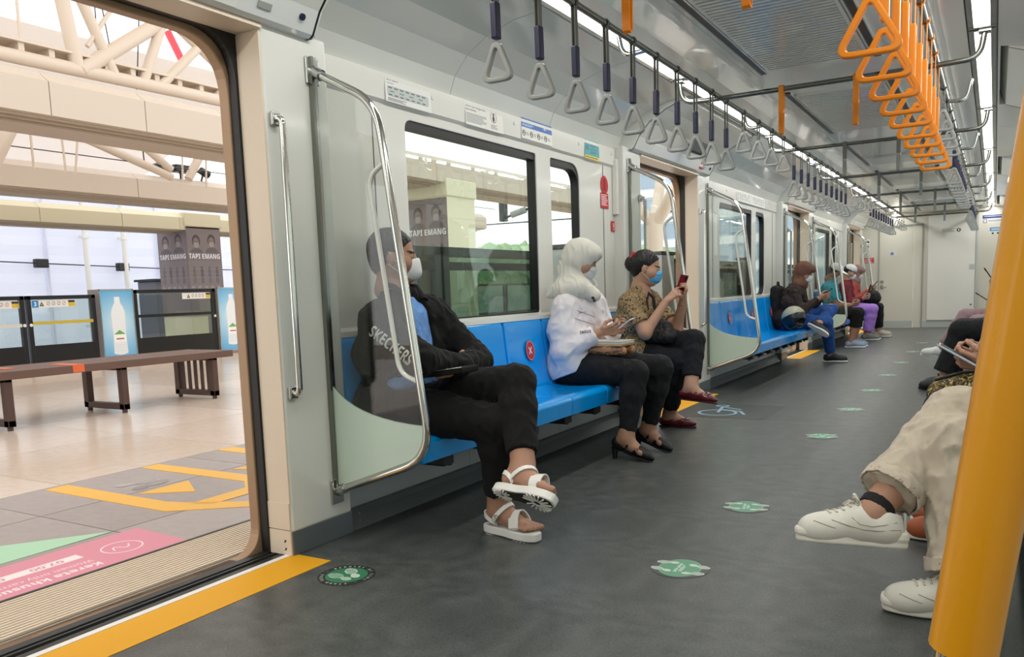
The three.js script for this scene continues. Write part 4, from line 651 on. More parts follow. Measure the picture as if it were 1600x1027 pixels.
function tree(x, z, y0, top, r, label, k) {
  const t = thing('tree', label, 'tree', [x, y0, z]); W(t, 'trunk', cyl([x, y0, z], [x, top - r * 0.8, z], 0.25, 0.14, 8), M.bench);
  const pos = [], P = new THREE.IcosahedronGeometry(1, 3);
  for (let i = 0; i < 9; i++) { const a = i * 2.4, d = i ? r * 0.55 : 0, cx = x + Math.cos(a) * d, cz = z + Math.sin(a) * d * 0.7, cy = top - r * (0.55 + 0.4 * rnd()), q = r * (0.4 + 0.2 * rnd()); const g = P.clone(), p = g.attributes.position; for (let j = 0; j < p.count; j++) { const f = q * (1 + 0.35 * noise3(p.getX(j) * 4 + i, p.getY(j) * 4, p.getZ(j) * 4 + k)); p.setXYZ(j, cx + p.getX(j) * f, cy + p.getY(j) * f * 0.8, cz + p.getZ(j) * f); } g.computeVertexNormals(); pos.push(g); }
  W(t, 'foliage', pos, leafM[k % 3]);
}
[[-28.5, -45, 4.3, 2.6], [-25.2, -45, 4.6, 2.8], [-22.3, -44, 4.2, 2.2], [-16.8, -40, 3.6, 2.4], [-14.3, -42, 3.3, 2.0], [-19.5, -46, 3.7, 2.2], [-32, -42, 3.8, 2.3]].forEach(([x, z, top, r], i) => tree(x, z, -6, top, r, `leafy green tree beyond the station, ${ORD[i]} of the distant row`, i));
function building(label, x0, x1, z, y1, floors, m, m2, win) {
  const t = thing('building', label, 'building', [(x0 + x1) / 2, -6, z]); W(t, 'wall', bx(x0, x1, -6, y1, z - 12, z), m); const h = (y1 + 2) / floors;
  for (let k = 0; k < floors; k++) { const y = -2 + k * h; W(t, 'floor_band', bx(x0 - 0.1, x1 + 0.1, y, y + h * 0.3, z - 12, z + 0.25), m2); for (let i = 0; i < 9; i++) { const a = x0 + (x1 - x0) * (i + 0.12) / 9; W(t, 'window', bx(a, a + (x1 - x0) * 0.085, y + h * 0.38, y + h * 0.92, z, z + 0.06), win); } }
  W(t, 'roof', bx(x0 - 0.4, x1 + 0.4, y1, y1 + 0.35, z - 12.4, z + 0.5), m2);
}
building('pale blue office block with banded floors seen through the far doorways', -28, -9.5, -62, 14, 8, mat('#cfdae7', 0.5), mat('#eef2f6', 0.5), mat('#a3b7ca', 0.25));
building('low pink roofed building beyond the trees', -44, -29, -64, 4.6, 4, mat('#e2cfd0', 0.7), mat('#d8b7b8', 0.7), mat('#9aa6b0', 0.3));
{
  const t = thing('tree_column', 'cream branching steel column seen through the second doorway', 'column', [-7, 0, -20.9]);
  W(t, 'trunk', cyl([-7, 0, -20.9], [-7, 2.9, -20.9], 0.21, 0.21, 20), M.truss); for (const [dx, dz] of [[-2, 1.2], [1.9, 1.0], [-0.5, -2.2], [1.0, -1.8]]) W(t, 'branch', cyl([-7, 2.6, -20.9], [-7 + dx, 5.0, -20.9 + dz], 0.16, 0.12, 14), M.truss);
}
// ---------- figures: smooth distance fields meshed into one skin, clothes as further fields ----------
const A3 = (p) => (p.isVector3 ? [p.x, p.y, p.z] : p);
const bone = (a, b, ra, rb = ra, cut = 0) => ({ a: A3(a), b: A3(b), ra, rb, cut });          // cut 1: flat at b, 2: flat at both ends
function ball(c, r, X, Y, Z) { return { e: 1, a: A3(c), r: Array.isArray(r) ? r : [r, r, r], m: X ? [A3(X), A3(Y), A3(Z)] : null }; }
function primD(q, x, y, z) {
  const px = x - q.a[0], py = y - q.a[1], pz = z - q.a[2];
  if (q.e) {
    let u = px, v = py, w = pz; if (q.m) { const [X, Y, Z] = q.m; u = px * X[0] + py * X[1] + pz * X[2]; v = px * Y[0] + py * Y[1] + pz * Y[2]; w = px * Z[0] + py * Z[1] + pz * Z[2]; }
    const [a, b, c] = q.r, k0 = Math.hypot(u / a, v / b, w / c), k1 = Math.hypot(u / (a * a), v / (b * b), w / (c * c)); return k1 < 1e-9 ? -Math.min(a, b, c) : k0 * (k0 - 1) / k1;
  }
  const bx_ = q.b[0] - q.a[0], by = q.b[1] - q.a[1], bz = q.b[2] - q.a[2], L2 = bx_ * bx_ + by * by + bz * bz || 1e-9, s = (px * bx_ + py * by + pz * bz) / L2, t = s < 0 ? 0 : s > 1 ? 1 : s;
  let d = Math.hypot(px - t * bx_, py - t * by, pz - t * bz) - (q.ra + (q.rb - q.ra) * t);
  if (q.cut) { const L = Math.sqrt(L2); d = Math.max(d, (s - 1) * L); if (q.cut === 2) d = Math.max(d, -s * L); }
  return d;
}
const smin = (a, b, k) => { const h = Math.max(k - Math.abs(a - b), 0) / k; return Math.min(a, b) - h * h * k * 0.25; };
// groups: [{k, p: [prims]}]; groups are joined with kU; o.minus prims are carved out; o.planes [nx, ny, nz, d] keep n.p < d; o.noise [amp, freq]
function field(groups, o = {}) {
  const kU = o.kU ?? 0.012;
  return (x, y, z) => {
    let d = 1e9;
    for (const g of groups) { let e = 1e9; for (const q of g.p) { const v = primD(q, x, y, z); e = e > 1e8 ? v : smin(e, v, g.k); } d = d > 1e8 ? e : smin(d, e, kU); }
    if (o.noise && Math.abs(d) < 0.05) { const [A, q, e = 0.6, w = 0.35] = o.noise; d += A * ((o.soft ? noise3(x * q, y * q * e, z * q) : 1.9 * Math.abs(noise3(x * q, y * q * e, z * q)) - 0.55) + w * noise3(x * q * 2.3 + 5, y * q * 1.6, z * q * 2.3)); }
    if (o.disp && Math.abs(d) < 0.04) d += o.disp(x, y, z);
    if (o.minus) for (const q of o.minus) d = -smin(-d, primD(q, x, y, z), 0.012);
    if (o.planes) for (const [a, b, c, e] of o.planes) d = Math.max(d, a * x + b * y + c * z - e);
    return d;
  };
}
function bounds(groups, pad) {
  const lo = [1e9, 1e9, 1e9], hi = [-1e9, -1e9, -1e9];
  for (const g of groups) for (const q of g.p) for (let i = 0; i < 3; i++) { const R = q.e ? Math.max(...q.r) : Math.max(q.ra, q.rb); for (const c of q.e ? [q.a] : [q.a, q.b]) { lo[i] = Math.min(lo[i], c[i] - R - pad); hi[i] = Math.max(hi[i], c[i] + R + pad); } }
  return [lo, hi];
}
function meshField(f, [lo, hi], h, colorOf) {            // surface nets over a grid, far blocks skipped
  const n = [0, 1, 2].map((i) => Math.ceil((hi[i] - lo[i]) / h) + 2), [nx, ny, nz] = n, val = new Float32Array(nx * ny * nz), S = 5, at = (i, j, k) => (k * ny + j) * nx + i;
  for (let K = 0; K < nz; K += S) for (let J = 0; J < ny; J += S) for (let I = 0; I < nx; I += S) {
    const c = f(lo[0] + (I + S / 2) * h, lo[1] + (J + S / 2) * h, lo[2] + (K + S / 2) * h), far = Math.abs(c) > S * h * 1.25 + 0.02;
    for (let k = K; k < Math.min(K + S, nz); k++) for (let j = J; j < Math.min(J + S, ny); j++) for (let i = I; i < Math.min(I + S, nx); i++) val[at(i, j, k)] = far ? c : f(lo[0] + i * h, lo[1] + j * h, lo[2] + k * h);
  }
  const id = new Int32Array(nx * ny * nz).fill(-1), pos = [], idx = [];
  for (let k = 0; k < nz - 1; k++) for (let j = 0; j < ny - 1; j++) for (let i = 0; i < nx - 1; i++) {
    let m = 0, sx = 0, sy = 0, sz = 0, cnt = 0; const v = [];
    for (let c = 0; c < 8; c++) { const q = val[at(i + (c & 1), j + (c >> 1 & 1), k + (c >> 2))]; v.push(q); if (q < 0) m |= 1 << c; }
    if (m === 0 || m === 255) continue;
    for (let c = 0; c < 8; c++) for (const b of [1, 2, 4]) if (!(c & b) && (v[c] < 0) !== (v[c | b] < 0)) { const t = v[c] / (v[c] - v[c | b]); sx += (c & 1) + (b === 1 ? t : 0); sy += (c >> 1 & 1) + (b === 2 ? t : 0); sz += (c >> 2) + (b === 4 ? t : 0); cnt++; }
    id[at(i, j, k)] = pos.length / 3; pos.push(lo[0] + (i + sx / cnt) * h, lo[1] + (j + sy / cnt) * h, lo[2] + (k + sz / cnt) * h);
  }
  const quad = (a, b, c, d, s) => { if (a < 0 || b < 0 || c < 0 || d < 0) return; s ? idx.push(a, b, c, a, c, d) : idx.push(a, c, b, a, d, c); };
  for (let k = 1; k < nz - 1; k++) for (let j = 1; j < ny - 1; j++) for (let i = 1; i < nx - 1; i++) {
    const a = val[at(i, j, k)] < 0;
    if (a !== val[at(i + 1, j, k)] < 0) quad(id[at(i, j - 1, k - 1)], id[at(i, j, k - 1)], id[at(i, j, k)], id[at(i, j - 1, k)], a);
    if (a !== val[at(i, j + 1, k)] < 0) quad(id[at(i - 1, j, k - 1)], id[at(i - 1, j, k)], id[at(i, j, k)], id[at(i, j, k - 1)], a);
    if (a !== val[at(i, j, k + 1)] < 0) quad(id[at(i - 1, j - 1, k)], id[at(i, j - 1, k)], id[at(i, j, k)], id[at(i - 1, j, k)], a);
  }
  const N = pos.length / 3, nor = new Float32Array(N * 3), col = colorOf ? new Float32Array(N * 3) : null, e = h * 0.4;
  for (let i = 0; i < N; i++) {
    const x = pos[i * 3], y = pos[i * 3 + 1], z = pos[i * 3 + 2], gx = f(x + e, y, z) - f(x - e, y, z), gy = f(x, y + e, z) - f(x, y - e, z), gz = f(x, y, z + e) - f(x, y, z - e), l = Math.hypot(gx, gy, gz) || 1;
    nor[i * 3] = gx / l; nor[i * 3 + 1] = gy / l; nor[i * 3 + 2] = gz / l; if (col) col.set(colorOf(x, y, z), i * 3);
  }
  const g = new THREE.BufferGeometry(); g.setAttribute('position', new THREE.Float32BufferAttribute(pos, 3)); g.setAttribute('normal', new THREE.BufferAttribute(nor, 3)); if (col) g.setAttribute('color', new THREE.BufferAttribute(col, 3)); g.setIndex(idx); return g;
}
const blob = (groups, h, o = {}) => meshField(field(groups, o), bounds(groups, o.pad ?? 0.03), h, o.color);
const vv = (p) => V(...A3(p)), mixp = (a, b, t) => A3(vv(a).lerp(vv(b), t)), addp = (a, ...r) => { const v = vv(a); for (const [d, s] of r) v.addScaledVector(vv(d), s); return A3(v); };
const nrm = (p) => A3(vv(p).normalize()), crossp = (a, b) => A3(vv(a).cross(vv(b)).normalize());
const SKIN = { light: [0.52, 0.30, 0.20], mid: [0.42, 0.225, 0.145], tan: [0.34, 0.18, 0.115] };
const skinMat = new THREE.MeshPhysicalMaterial({ color: '#ffffff', vertexColors: true, roughness: 0.5, sheen: 0.2, sheenRoughness: 0.5 });
const cloth = (hex, rough = 0.85, o = {}) => new THREE.MeshPhysicalMaterial({ color: hex, roughness: rough, sheen: 0.25, sheenRoughness: 0.6, sheenColor: new THREE.Color(hex).lerp(new THREE.Color('#ffffff'), 0.3), ...o });
function headFrame(c, f, u = [0, 1, 0]) { const F = nrm(f), X = crossp(u, F), U = crossp(F, X); return { c, X, U, F, at: (x, y, z) => addp(c, [X, x], [U, y], [F, z]) }; }
function headGroups(H, s = 1) {
  const E = (x, y, z, a, b, c) => ball(H.at(x * s, y * s, z * s), [a * s, b * s, c * s], H.X, H.U, H.F), B = (p, q, r, r2) => bone(H.at(...p.map((t) => t * s)), H.at(...q.map((t) => t * s)), r * s, (r2 ?? r) * s);
  return [{ k: 0.035 * s, p: [E(0, 0.035, -0.016, 0.072, 0.083, 0.093), E(0, -0.035, 0.028, 0.058, 0.082, 0.06), E(0, -0.09, 0.052, 0.03, 0.022, 0.03), B([-0.045, -0.03, 0.045], [0.045, -0.03, 0.045], 0.03), B([0, -0.05, -0.02], [0, -0.14, -0.035], 0.047, 0.05)] },
    { k: 0.01 * s, p: [B([0, 0.012, 0.083], [0, -0.03, 0.101], 0.009, 0.0115), B([-0.011, -0.033, 0.092], [0.011, -0.033, 0.092], 0.0085), B([-0.02, -0.062, 0.08], [0.02, -0.062, 0.08], 0.007), B([-0.015, -0.071, 0.078], [0.015, -0.071, 0.078], 0.0075)] },
    { k: 0.006 * s, p: [-1, 1].flatMap((q) => [E(q * 0.031, 0.005, 0.073, 0.0145, 0.012, 0.013), B([q * 0.018, 0.022, 0.084], [q * 0.043, 0.024, 0.074], 0.006), E(q * 0.07, -0.008, -0.006, 0.011, 0.03, 0.018)]) }];
}
function headColor(H, sk, s = 1) {
  return (x, y, z) => {
    const d = [x - H.c[0], y - H.c[1], z - H.c[2]], dot = (q) => (d[0] * q[0] + d[1] * q[1] + d[2] * q[2]) / s, u = Math.abs(dot(H.X)), v = dot(H.U), w = dot(H.F);
    if (w > 0.055 && Math.hypot((u - 0.031) / 0.014, (v - 0.003) / 0.0055) < 1) return Math.abs(u - 0.031) < 0.0065 ? [0.02, 0.014, 0.012] : [0.5, 0.46, 0.42];
    if (w > 0.05 && u > 0.012 && u < 0.05 && Math.abs(v - 0.024 - (u - 0.03) * 0.05) < 0.0055) return [0.05, 0.03, 0.025];
    if (w > 0.06 && u < 0.024 && Math.abs(v + 0.066) < 0.012) return [sk[0] * 0.85, sk[1] * 0.45, sk[2] * 0.45];
    return sk;
  };
}
// a hand: d points along the fingers, n out of the palm; sg 1 right, -1 left
function hand(w, d, n, sg, curl, o = {}) {
  d = nrm(d); n = A3(vv(n).addScaledVector(vv(d), -vv(n).dot(vv(d))).normalize()); const s = crossp(d, n).map((t) => t * sg), q = o.s ?? 0.92, out = [], sp = o.spread ?? 0.08;
  out.push(bone(addp(w, [d, -0.03]), addp(w, [d, 0.02 * q]), 0.024 * q, 0.022 * q));
  const L = [0.07, 0.078, 0.072, 0.057];
  for (let i = 0; i < 4; i++) {
    const off = (0.029 - 0.0195 * i) * q, k = addp(w, [d, (0.086 - 0.004 * Math.abs(i - 1)) * q], [s, off]); out.push(bone(addp(w, [d, 0.012], [s, off * 0.55]), k, 0.014 * q, 0.0115 * q));
    let a = 0, p = k; const c = Array.isArray(curl) ? curl[i] : curl;
    [0.46, 0.3, 0.24].forEach((t, j) => { a += c * [0.75, 1.0, 0.7][j]; const dir = nrm(addp([0, 0, 0], [d, Math.cos(a)], [n, Math.sin(a)], [s, sp * (1.5 - i) * Math.cos(a)])), e = addp(p, [dir, L[i] * t * q]); out.push(bone(p, e, (0.0092 - j * 0.0009) * q, (0.0084 - j * 0.001) * q)); p = e; });
  }
  const tb = addp(w, [d, 0.022 * q], [s, 0.024 * q], [n, 0.004]), tc = o.thumb ?? 0.4, t1 = nrm(addp([0, 0, 0], [d, 0.62], [s, 0.72 - tc * 0.4], [n, 0.2 + tc * 0.7])), p1 = addp(tb, [t1, 0.042 * q]), t2 = nrm(addp([0, 0, 0], [d, 0.85], [s, 0.25 - tc * 0.6], [n, 0.25 + tc * 0.8])), p2 = addp(p1, [t2, 0.03 * q]), p3 = addp(p2, [nrm(addp(t2, [s, -0.2])), 0.024 * q]);
  out.push(bone(tb, p1, 0.0145 * q, 0.0115 * q), bone(p1, p2, 0.0105 * q, 0.0095 * q), bone(p2, p3, 0.0092 * q, 0.0075 * q));
  return [{ k: 0.008, p: out }];
}
// foot frame: origin on the sole under the ankle, X forward, Y up, Z sideways
function footFrame(ank, f, u, lift = 0.075) { const F = nrm(f), Z = crossp(F, u), U = crossp(Z, F), o = addp(ank, [U, -lift]); return { o, F, U, Z, at: (x, y, z) => addp(o, [F, x], [U, y], [Z, z]), m: new THREE.Matrix4().makeBasis(V(...F), V(...U), V(...Z)).setPosition(...o) }; }
function footBones(K, q = 1, toes = 1) {
  const B = (p, r, a, b) => bone(K.at(...p.map((t) => t * q)), K.at(...r.map((t) => t * q)), a * q, b * q), p = [B([-0.012, 0.1, 0], [-0.02, 0.06, 0], 0.032, 0.033), B([-0.04, 0.034, 0], [0.02, 0.045, 0], 0.028, 0.033), B([-0.005, 0.065, 0], [0.07, 0.045, 0], 0.03, 0.028), B([0.05, 0.035, 0.006], [0.118, 0.024, 0.018], 0.026, 0.02), B([0.05, 0.033, -0.006], [0.11, 0.022, -0.022], 0.025, 0.018)];
  if (toes) for (let i = 0; i < 5; i++) { const z = (0.030 - i * 0.0155) * toes, L = [0.172, 0.17, 0.164, 0.155, 0.144][i]; p.push(B([0.115 - i * 0.004, 0.02, z], [L, 0.014, z * 1.05], 0.0125 - i * 0.0006, i ? 0.0085 : 0.0115)); }
  return p;
}
const footGroups = (K, q, sg) => { const b = footBones(K, q, sg); return [{ k: 0.02, p: b.slice(0, 5) }, ...b.slice(5).map((t) => ({ k: 0.01, p: [t] }))]; };
function soleOutline(L0, L1, w, k = 1) {                 // in (x forward, z side), rounded, slightly waisted
  const pts = [], n = 40; for (let i = 0; i < n; i++) { const a = i / n * Math.PI * 2, x = (L0 + L1) / 2 + (L1 - L0) / 2 * Math.cos(a), t = (x - L0) / (L1 - L0), half = w * (0.72 + 0.34 * t - 0.2 * Math.exp(-(((t - 0.4) / 0.17) ** 2))) * Math.pow(Math.abs(Math.sin(a)), 0.62); pts.push([x, Math.sign(Math.sin(a)) * half + 0.008 * k * t]); } return pts;
}
const soleGeo = (pts, y0, y1, bev = 0.003) => ext(poly(pts.map(([x, z]) => [x, -z])), y1 - y0, bev).rotateX(-Math.PI / 2).translate(0, y0, 0);
function band(P, wdir, w, th) {                          // a strap of width w along wdir through points P
  const pos = [], idx = [], Wd = V(...wdir).normalize(), n = P.length;
  P.forEach((p, i) => { const T = vv(P[Math.min(i + 1, n - 1)]).sub(vv(P[Math.max(i - 1, 0)])).normalize(), N = T.clone().cross(Wd).normalize(), ww = Array.isArray(w) ? w[i] : w; for (const [a, b] of [[-1, -1], [1, -1], [1, 1], [-1, 1]]) { const q = vv(p).addScaledVector(Wd, a * ww / 2).addScaledVector(N, b * th / 2); pos.push(q.x, q.y, q.z); } if (i) for (let k = 0; k < 4; k++) { const a = (i - 1) * 4 + k, b = (i - 1) * 4 + (k + 1) % 4; idx.push(a, b, a + 4, b, b + 4, a + 4); } });
  idx.push(0, 2, 1, 0, 3, 2); const e = (n - 1) * 4; idx.push(e, e + 1, e + 2, e, e + 2, e + 3);
  let g = new THREE.BufferGeometry(); g.setAttribute('position', new THREE.Float32BufferAttribute(pos, 3)); g.setIndex(idx); g = g.toNonIndexed(); g.computeVertexNormals(); return g;
}
function land(f, p, dir, off = 0.001) { const D = nrm(dir); let q = p; for (let k = 0; k < 60; k++) { const d = f(...q) - off; if (d < 0.0003) break; q = addp(q, [D, Math.max(d * 0.8, 0.0003)]); } return q; }
function wrapBand(f, K, q, x, y0, a0, a1, tilt, w, th, n = 17) {   // a strap laid round a foot: rays from outside towards a point inside
  const P = Array.from({ length: n }, (_, i) => { const a = a0 + (a1 - a0) * i / (n - 1), dx = Math.sin(a) * tilt, dir = [dx, Math.sin(a), Math.cos(a)], L = 0.1; const out = K.at((x + dir[0] * L) * q, (y0 + dir[1] * L) * q, dir[2] * L * q), inn = K.at(x * q, y0 * q, 0); return land(f, out, addp(inn, [out, -1]), th * 0.55); });
  return band(P, addp([0, 0, 0], [K.F, 1], [K.U, -tilt * 0.9]), w, th);
}
function sneaker(t, K, upMat, soleMat, o = {}) {         // part: shoe with sole and laces as sub-parts
  const q = o.q ?? 1, B = (p, r, a, b) => bone(K.at(...p.map((v) => v * q)), K.at(...r.map((v) => v * q)), a * q, b * q);
  const g = [{ k: 0.028, p: [B([-0.048, 0.045, 0], [-0.046, 0.08, 0], 0.036, 0.031), B([-0.02, 0.046, 0], [0.03, 0.046, 0], 0.042, 0.042), B([-0.02, 0.06, 0], [0.03, 0.072, 0], 0.038, 0.036), B([0.03, 0.068, 0], [0.1, 0.046, 0], 0.037, 0.035), B([0.08, 0.042, 0.008], [0.13, 0.037, 0.009], 0.036, 0.033), B([0.1, 0.04, -0.008], [0.13, 0.036, -0.008], 0.034, 0.031), B([0.13, 0.036, 0], [0.153, 0.035, 0], 0.034, 0.032)] }];
  const low = [-K.U[0], -K.U[1], -K.U[2], -vv(K.at(0, 0.008 * q, 0)).dot(V(...K.U))], top = planeAt(K.at(-0.02 * q, 0.102 * q, 0), nrm(addp([0, 0, 0], [K.U, 1], [K.F, -0.3])));
  const fo = { planes: [top, low], minus: [B([-0.032, 0.14, 0], [-0.022, 0.07, 0], 0.031, 0.024), B([-0.032, 0.14, 0], [0.028, 0.128, 0], 0.028, 0.02)] }, f = field(g, fo);
  const sh_ = W(t, 'shoe', blob(g, o.h ?? 0.006, fo), upMat), sub = (n, geo, m) => { const w = Array.isArray(geo) ? merge(geo) : geo; w.translate(-t.position.x, -t.position.y, -t.position.z); return part(sh_, n, w, m); };
  const add = (n, geo, m) => { const w = Array.isArray(geo) ? merge(geo) : geo; return sub(n, w.scale(q, q, q).applyMatrix4(K.m), m); };
  const chunk = o.chunk ?? 1; add('sole', soleGeo(soleOutline(-0.092, 0.19, 0.046), 0, 0.022 * chunk, 0.006), soleMat);
  if (chunk > 1) { add('sole_layer', soleGeo(soleOutline(-0.095, 0.03, 0.046), 0.016, 0.046, 0.009), soleMat); add('sole_layer', soleGeo(soleOutline(0.06, 0.193, 0.0455), 0.016, 0.04, 0.008), soleMat); }
  add('tongue', bx(-0.003, 0.006, 0.085, 0.134, -0.022, 0.022, 0.004).rotateZ(-0.5).translate(-0.022, 0.02, 0), upMat);
  const down = K.U.map((v) => -v), over = (x, z, off) => V(...land(f, K.at(x * q, 0.2 * q, z * q), down, off)), side = (x, y, sd, off) => V(...land(f, K.at(x * q, y * q, sd * 0.1 * q), K.Z.map((v) => -v * sd), off));
  if (o.laces) {
    for (let i = 0; i < 5; i++) { const x = 0.04 + i * 0.017; sub('lace', sweep([-0.024, -0.016, -0.008, 0, 0.008, 0.016, 0.024].map((z, j) => over(x + (j % 2 ? 0.003 : 0) + z * 0.25, z, 0.002)), () => 0.003, 6, 0.7), o.laces); }
    for (const sd of [-1, 1]) { const p0 = over(0.038, 0, 0.004), at = (a, b, c) => p0.clone().addScaledVector(V(...K.F), a * q).addScaledVector(V(...K.U), b * q).addScaledVector(V(...K.Z), c * sd * q); sub('bow', sweep([at(0, 0, 0), at(0.006, 0.014, 0.014), at(0.0, 0.014, 0.03), at(-0.006, 0.004, 0.03), at(-0.002, 0.002, 0.012), at(0, 0, 0)], () => 0.0026, 6), o.laces); sub('lace_end', sweep([at(0, 0, 0), at(0.016, 0.004, 0.018), at(0.03, -0.008, 0.03)], () => 0.0024, 6), o.laces); }
  }
  if (o.lines) for (const sd of [-1, 1]) for (const pl of [[[-0.06, 0.07], [-0.03, 0.062], [0, 0.056], [0.03, 0.06], [0.05, 0.076]], [[0.02, 0.046], [0.05, 0.052], [0.08, 0.06], [0.1, 0.066]], [[0.09, 0.045], [0.11, 0.05], [0.13, 0.056], [0.145, 0.06]], [[-0.07, 0.05], [-0.05, 0.05], [-0.02, 0.046], [0.02, 0.046]]]) sub('seam', sweep(pl.map(([x, y]) => side(x, y, sd, 0.0004)), () => 0.0013, 5), o.lines);
  if (o.heelTab) add('heel_tab', bx(-0.086, -0.079, 0.05, 0.094, -0.014, 0.014, 0.003), o.heelTab);
  return sh_;
}
function legPrims(J, sd, r = 1, add = 0, hem = 1, o = {}) {   // thigh and shin of one side down to hem (share of the shin), radii + add
  const hip = J['hip' + sd], k = J['knee' + sd], a = J['ank' + sd], e = mixp(k, a, hem);
  return [bone(hip, mixp(hip, k, 0.5), 0.088 * r + add, 0.078 * r + add), bone(mixp(hip, k, 0.5), k, 0.078 * r + add, 0.06 * r + add), bone(k, mixp(k, e, 0.35), (0.06 * r + add) * (o.shin ?? 1), (0.056 * r + add) * (o.shin ?? 1)), bone(mixp(k, e, 0.35), e, (0.056 * r + add) * (o.shin ?? 1), ((o.hemR ?? 0.043 + 0.02 * Math.max(0, 1 - hem)) * r + add), hem < 0.999 ? 1 : 0)];
}
const armPrims = (J, sd, r = 1, add = 0) => [bone(J['sh' + sd], J['el' + sd], 0.047 * r + add, 0.04 * r + add), bone(J['el' + sd], J['wr' + sd], 0.039 * r + add, 0.026 * r + add)];
function torsoPrims(J, r = 1, add = 0) {
  const hc = mixp(J.hipR, J.hipL, 0.5), iR = mixp(J.shR, J.shL, 0.16), iL = mixp(J.shL, J.shR, 0.16);
  return [bone(J.hipR, J.hipL, 0.105 * r + add), bone(hc, J.waist, 0.11 * r + add, 0.098 * r + add), bone(J.waist, J.chest, 0.098 * r + add, 0.112 * r + add), bone(iR, iL, 0.066 * r + add), bone(J.chest, J.neck, 0.09 * r + add, 0.05 * r + add), bone(mixp(J.hipR, J.shR, 0.62), mixp(J.hipL, J.shL, 0.62), 0.085 * r + add)];
}
function figure(label, pos, J, o) {                      // the group, its continuous body (head and hands on finer grids of their own), ready for clothes
  const t = thing('person', label, 'person', pos, o.group), sk = o.skin ?? SKIN.mid, far = o.far;
  const H = headFrame(J.head, o.look, o.up ?? [0, 1, 0]), hs = o.headScale ?? 0.96, legs = o.legs ?? true;
  const g = [{ k: 0.05, p: [...torsoPrims(J, o.r ?? 1), bone(J.neck, H.at(0, -0.06, -0.03), 0.05, 0.046)] }];
  for (const s of ['R', 'L']) { g.push({ k: 0.03, p: armPrims(J, s, o.r ?? 1) }); g.push({ k: 0.03, p: [...legPrims(J, s, o.r ?? 1)] }); }
  const bits = [];
  for (const s of ['R', 'L']) if (o['foot' + s]) { const K = o['foot' + s]; g.push({ k: 0.02, p: footBones(K, o.footQ ?? 0.95, 0) }); if (o.toes) bits.push(blob(footGroups(K, o.footQ ?? 0.95, s === 'R' ? -1 : 1), 0.0035, { kU: 0.005, color: () => sk })); }
  bits.push(blob(g, far ? 0.018 : 0.012, { kU: 0.03, color: () => sk }));
  const hg = headGroups(H, hs); bits.push(blob(hg, far ? 0.0075 : 0.0042, { kU: 0.008, color: headColor(H, sk, hs) }));
  for (const s of ['R', 'L']) if (o['hand' + s]) bits.push(blob(o['hand' + s], far ? 0.0055 : 0.0035, { color: () => sk, pad: 0.015 }));
  W(t, 'body', bits, skinMat); return { t, H, hs };
}
const onHead = (H, s, x, y, z, a, b, c) => ball(H.at(x * s, y * s, z * s), [a * s, b * s, c * s], H.X, H.U, H.F);
const planeAt = (p, n) => [...n, vv(p).dot(V(...n))];
function faceMask(F, m, o = {}) {                         // moulded mask over nose, mouth and chin with ear loops as a sub-part
  const { H, hs: s, t } = F, P = (x, y, z) => H.at(x * s, y * s, z * s), nU = H.U, nF = H.F;
  const g = o.cone ? [{ k: 0.03, p: [onHead(H, s, 0, -0.045, 0.05, 0.058, 0.058, 0.052), bone(P(0, -0.02, 0.08), P(0, -0.06, 0.088), 0.03, 0.03)] }] : [{ k: 0.03, p: [onHead(H, s, 0, -0.045, 0.045, 0.0635, 0.062, 0.062), bone(P(0, -0.02, 0.092), P(0, -0.06, 0.085), 0.018, 0.02)] }];
  const k = W(t, 'face_mask', blob(g, F.far ? 0.007 : 0.004, { planes: [planeAt(P(0, 0.0, 0.1), nrm(addp([0, 0, 0], [nU, 1], [nF, -0.35]))), planeAt(P(0, 0, 0.018), nF.map((v) => -v)), planeAt(P(0, -0.108, 0), nU.map((v) => -v))], pad: 0.02 }), m);
  if (!o.cone) for (let i = 0; i < 3; i++) { const pts = Array.from({ length: 9 }, (_, j) => { const a = (j / 8 - 0.5) * 2.0; return V(...P(Math.sin(a) * 0.064, -0.03 - i * 0.02, 0.045 + Math.cos(a) * 0.0625 + (i === 0 ? 0.003 : 0))); }); const gg = sweep(pts, () => 0.002, 5); gg.translate(-t.position.x, -t.position.y, -t.position.z); part(k, 'pleat', gg, m); }
  if (!o.noLoops) for (const sd of [-1, 1]) for (const y of [-0.012, -0.075]) { const gg = sweep([V(...P(sd * 0.052, y, 0.045)), V(...P(sd * 0.072, y * 0.6 - 0.01, 0.015)), V(...P(sd * 0.08, y > -0.05 ? 0.02 : -0.03, -0.015))], () => 0.0018, 6); gg.translate(-t.position.x, -t.position.y, -t.position.z); part(k, 'ear_loop', gg, o.loop ?? M.white); }
  return k;
}
function phone(label, c, n, up, m, o = {}) {               // slim phone; n is the way its screen faces
  const Nn = nrm(n), X = crossp(up, Nn), Y = crossp(Nn, X), mm = new THREE.Matrix4().makeBasis(V(...X), V(...Y), V(...Nn)), t = thing('phone', label, 'phone', c), w = o.w ?? 0.072, h = o.h ?? 0.15, P = (g) => g.applyMatrix4(mm);
  part(t, 'case', P(bx(-w / 2, w / 2, -h / 2, h / 2, -0.005, 0.003, 0.004)), m); part(t, 'screen', P(bx(-w / 2 + 0.004, w / 2 - 0.004, -h / 2 + 0.005, h / 2 - 0.005, 0.003, 0.0042)), o.screen ?? M.black); part(t, 'camera_bump', P(bx(-w / 2 + 0.006, -w / 2 + 0.024, h / 2 - 0.035, h / 2 - 0.008, -0.0068, -0.005, 0.001)), M.black); return t;
}
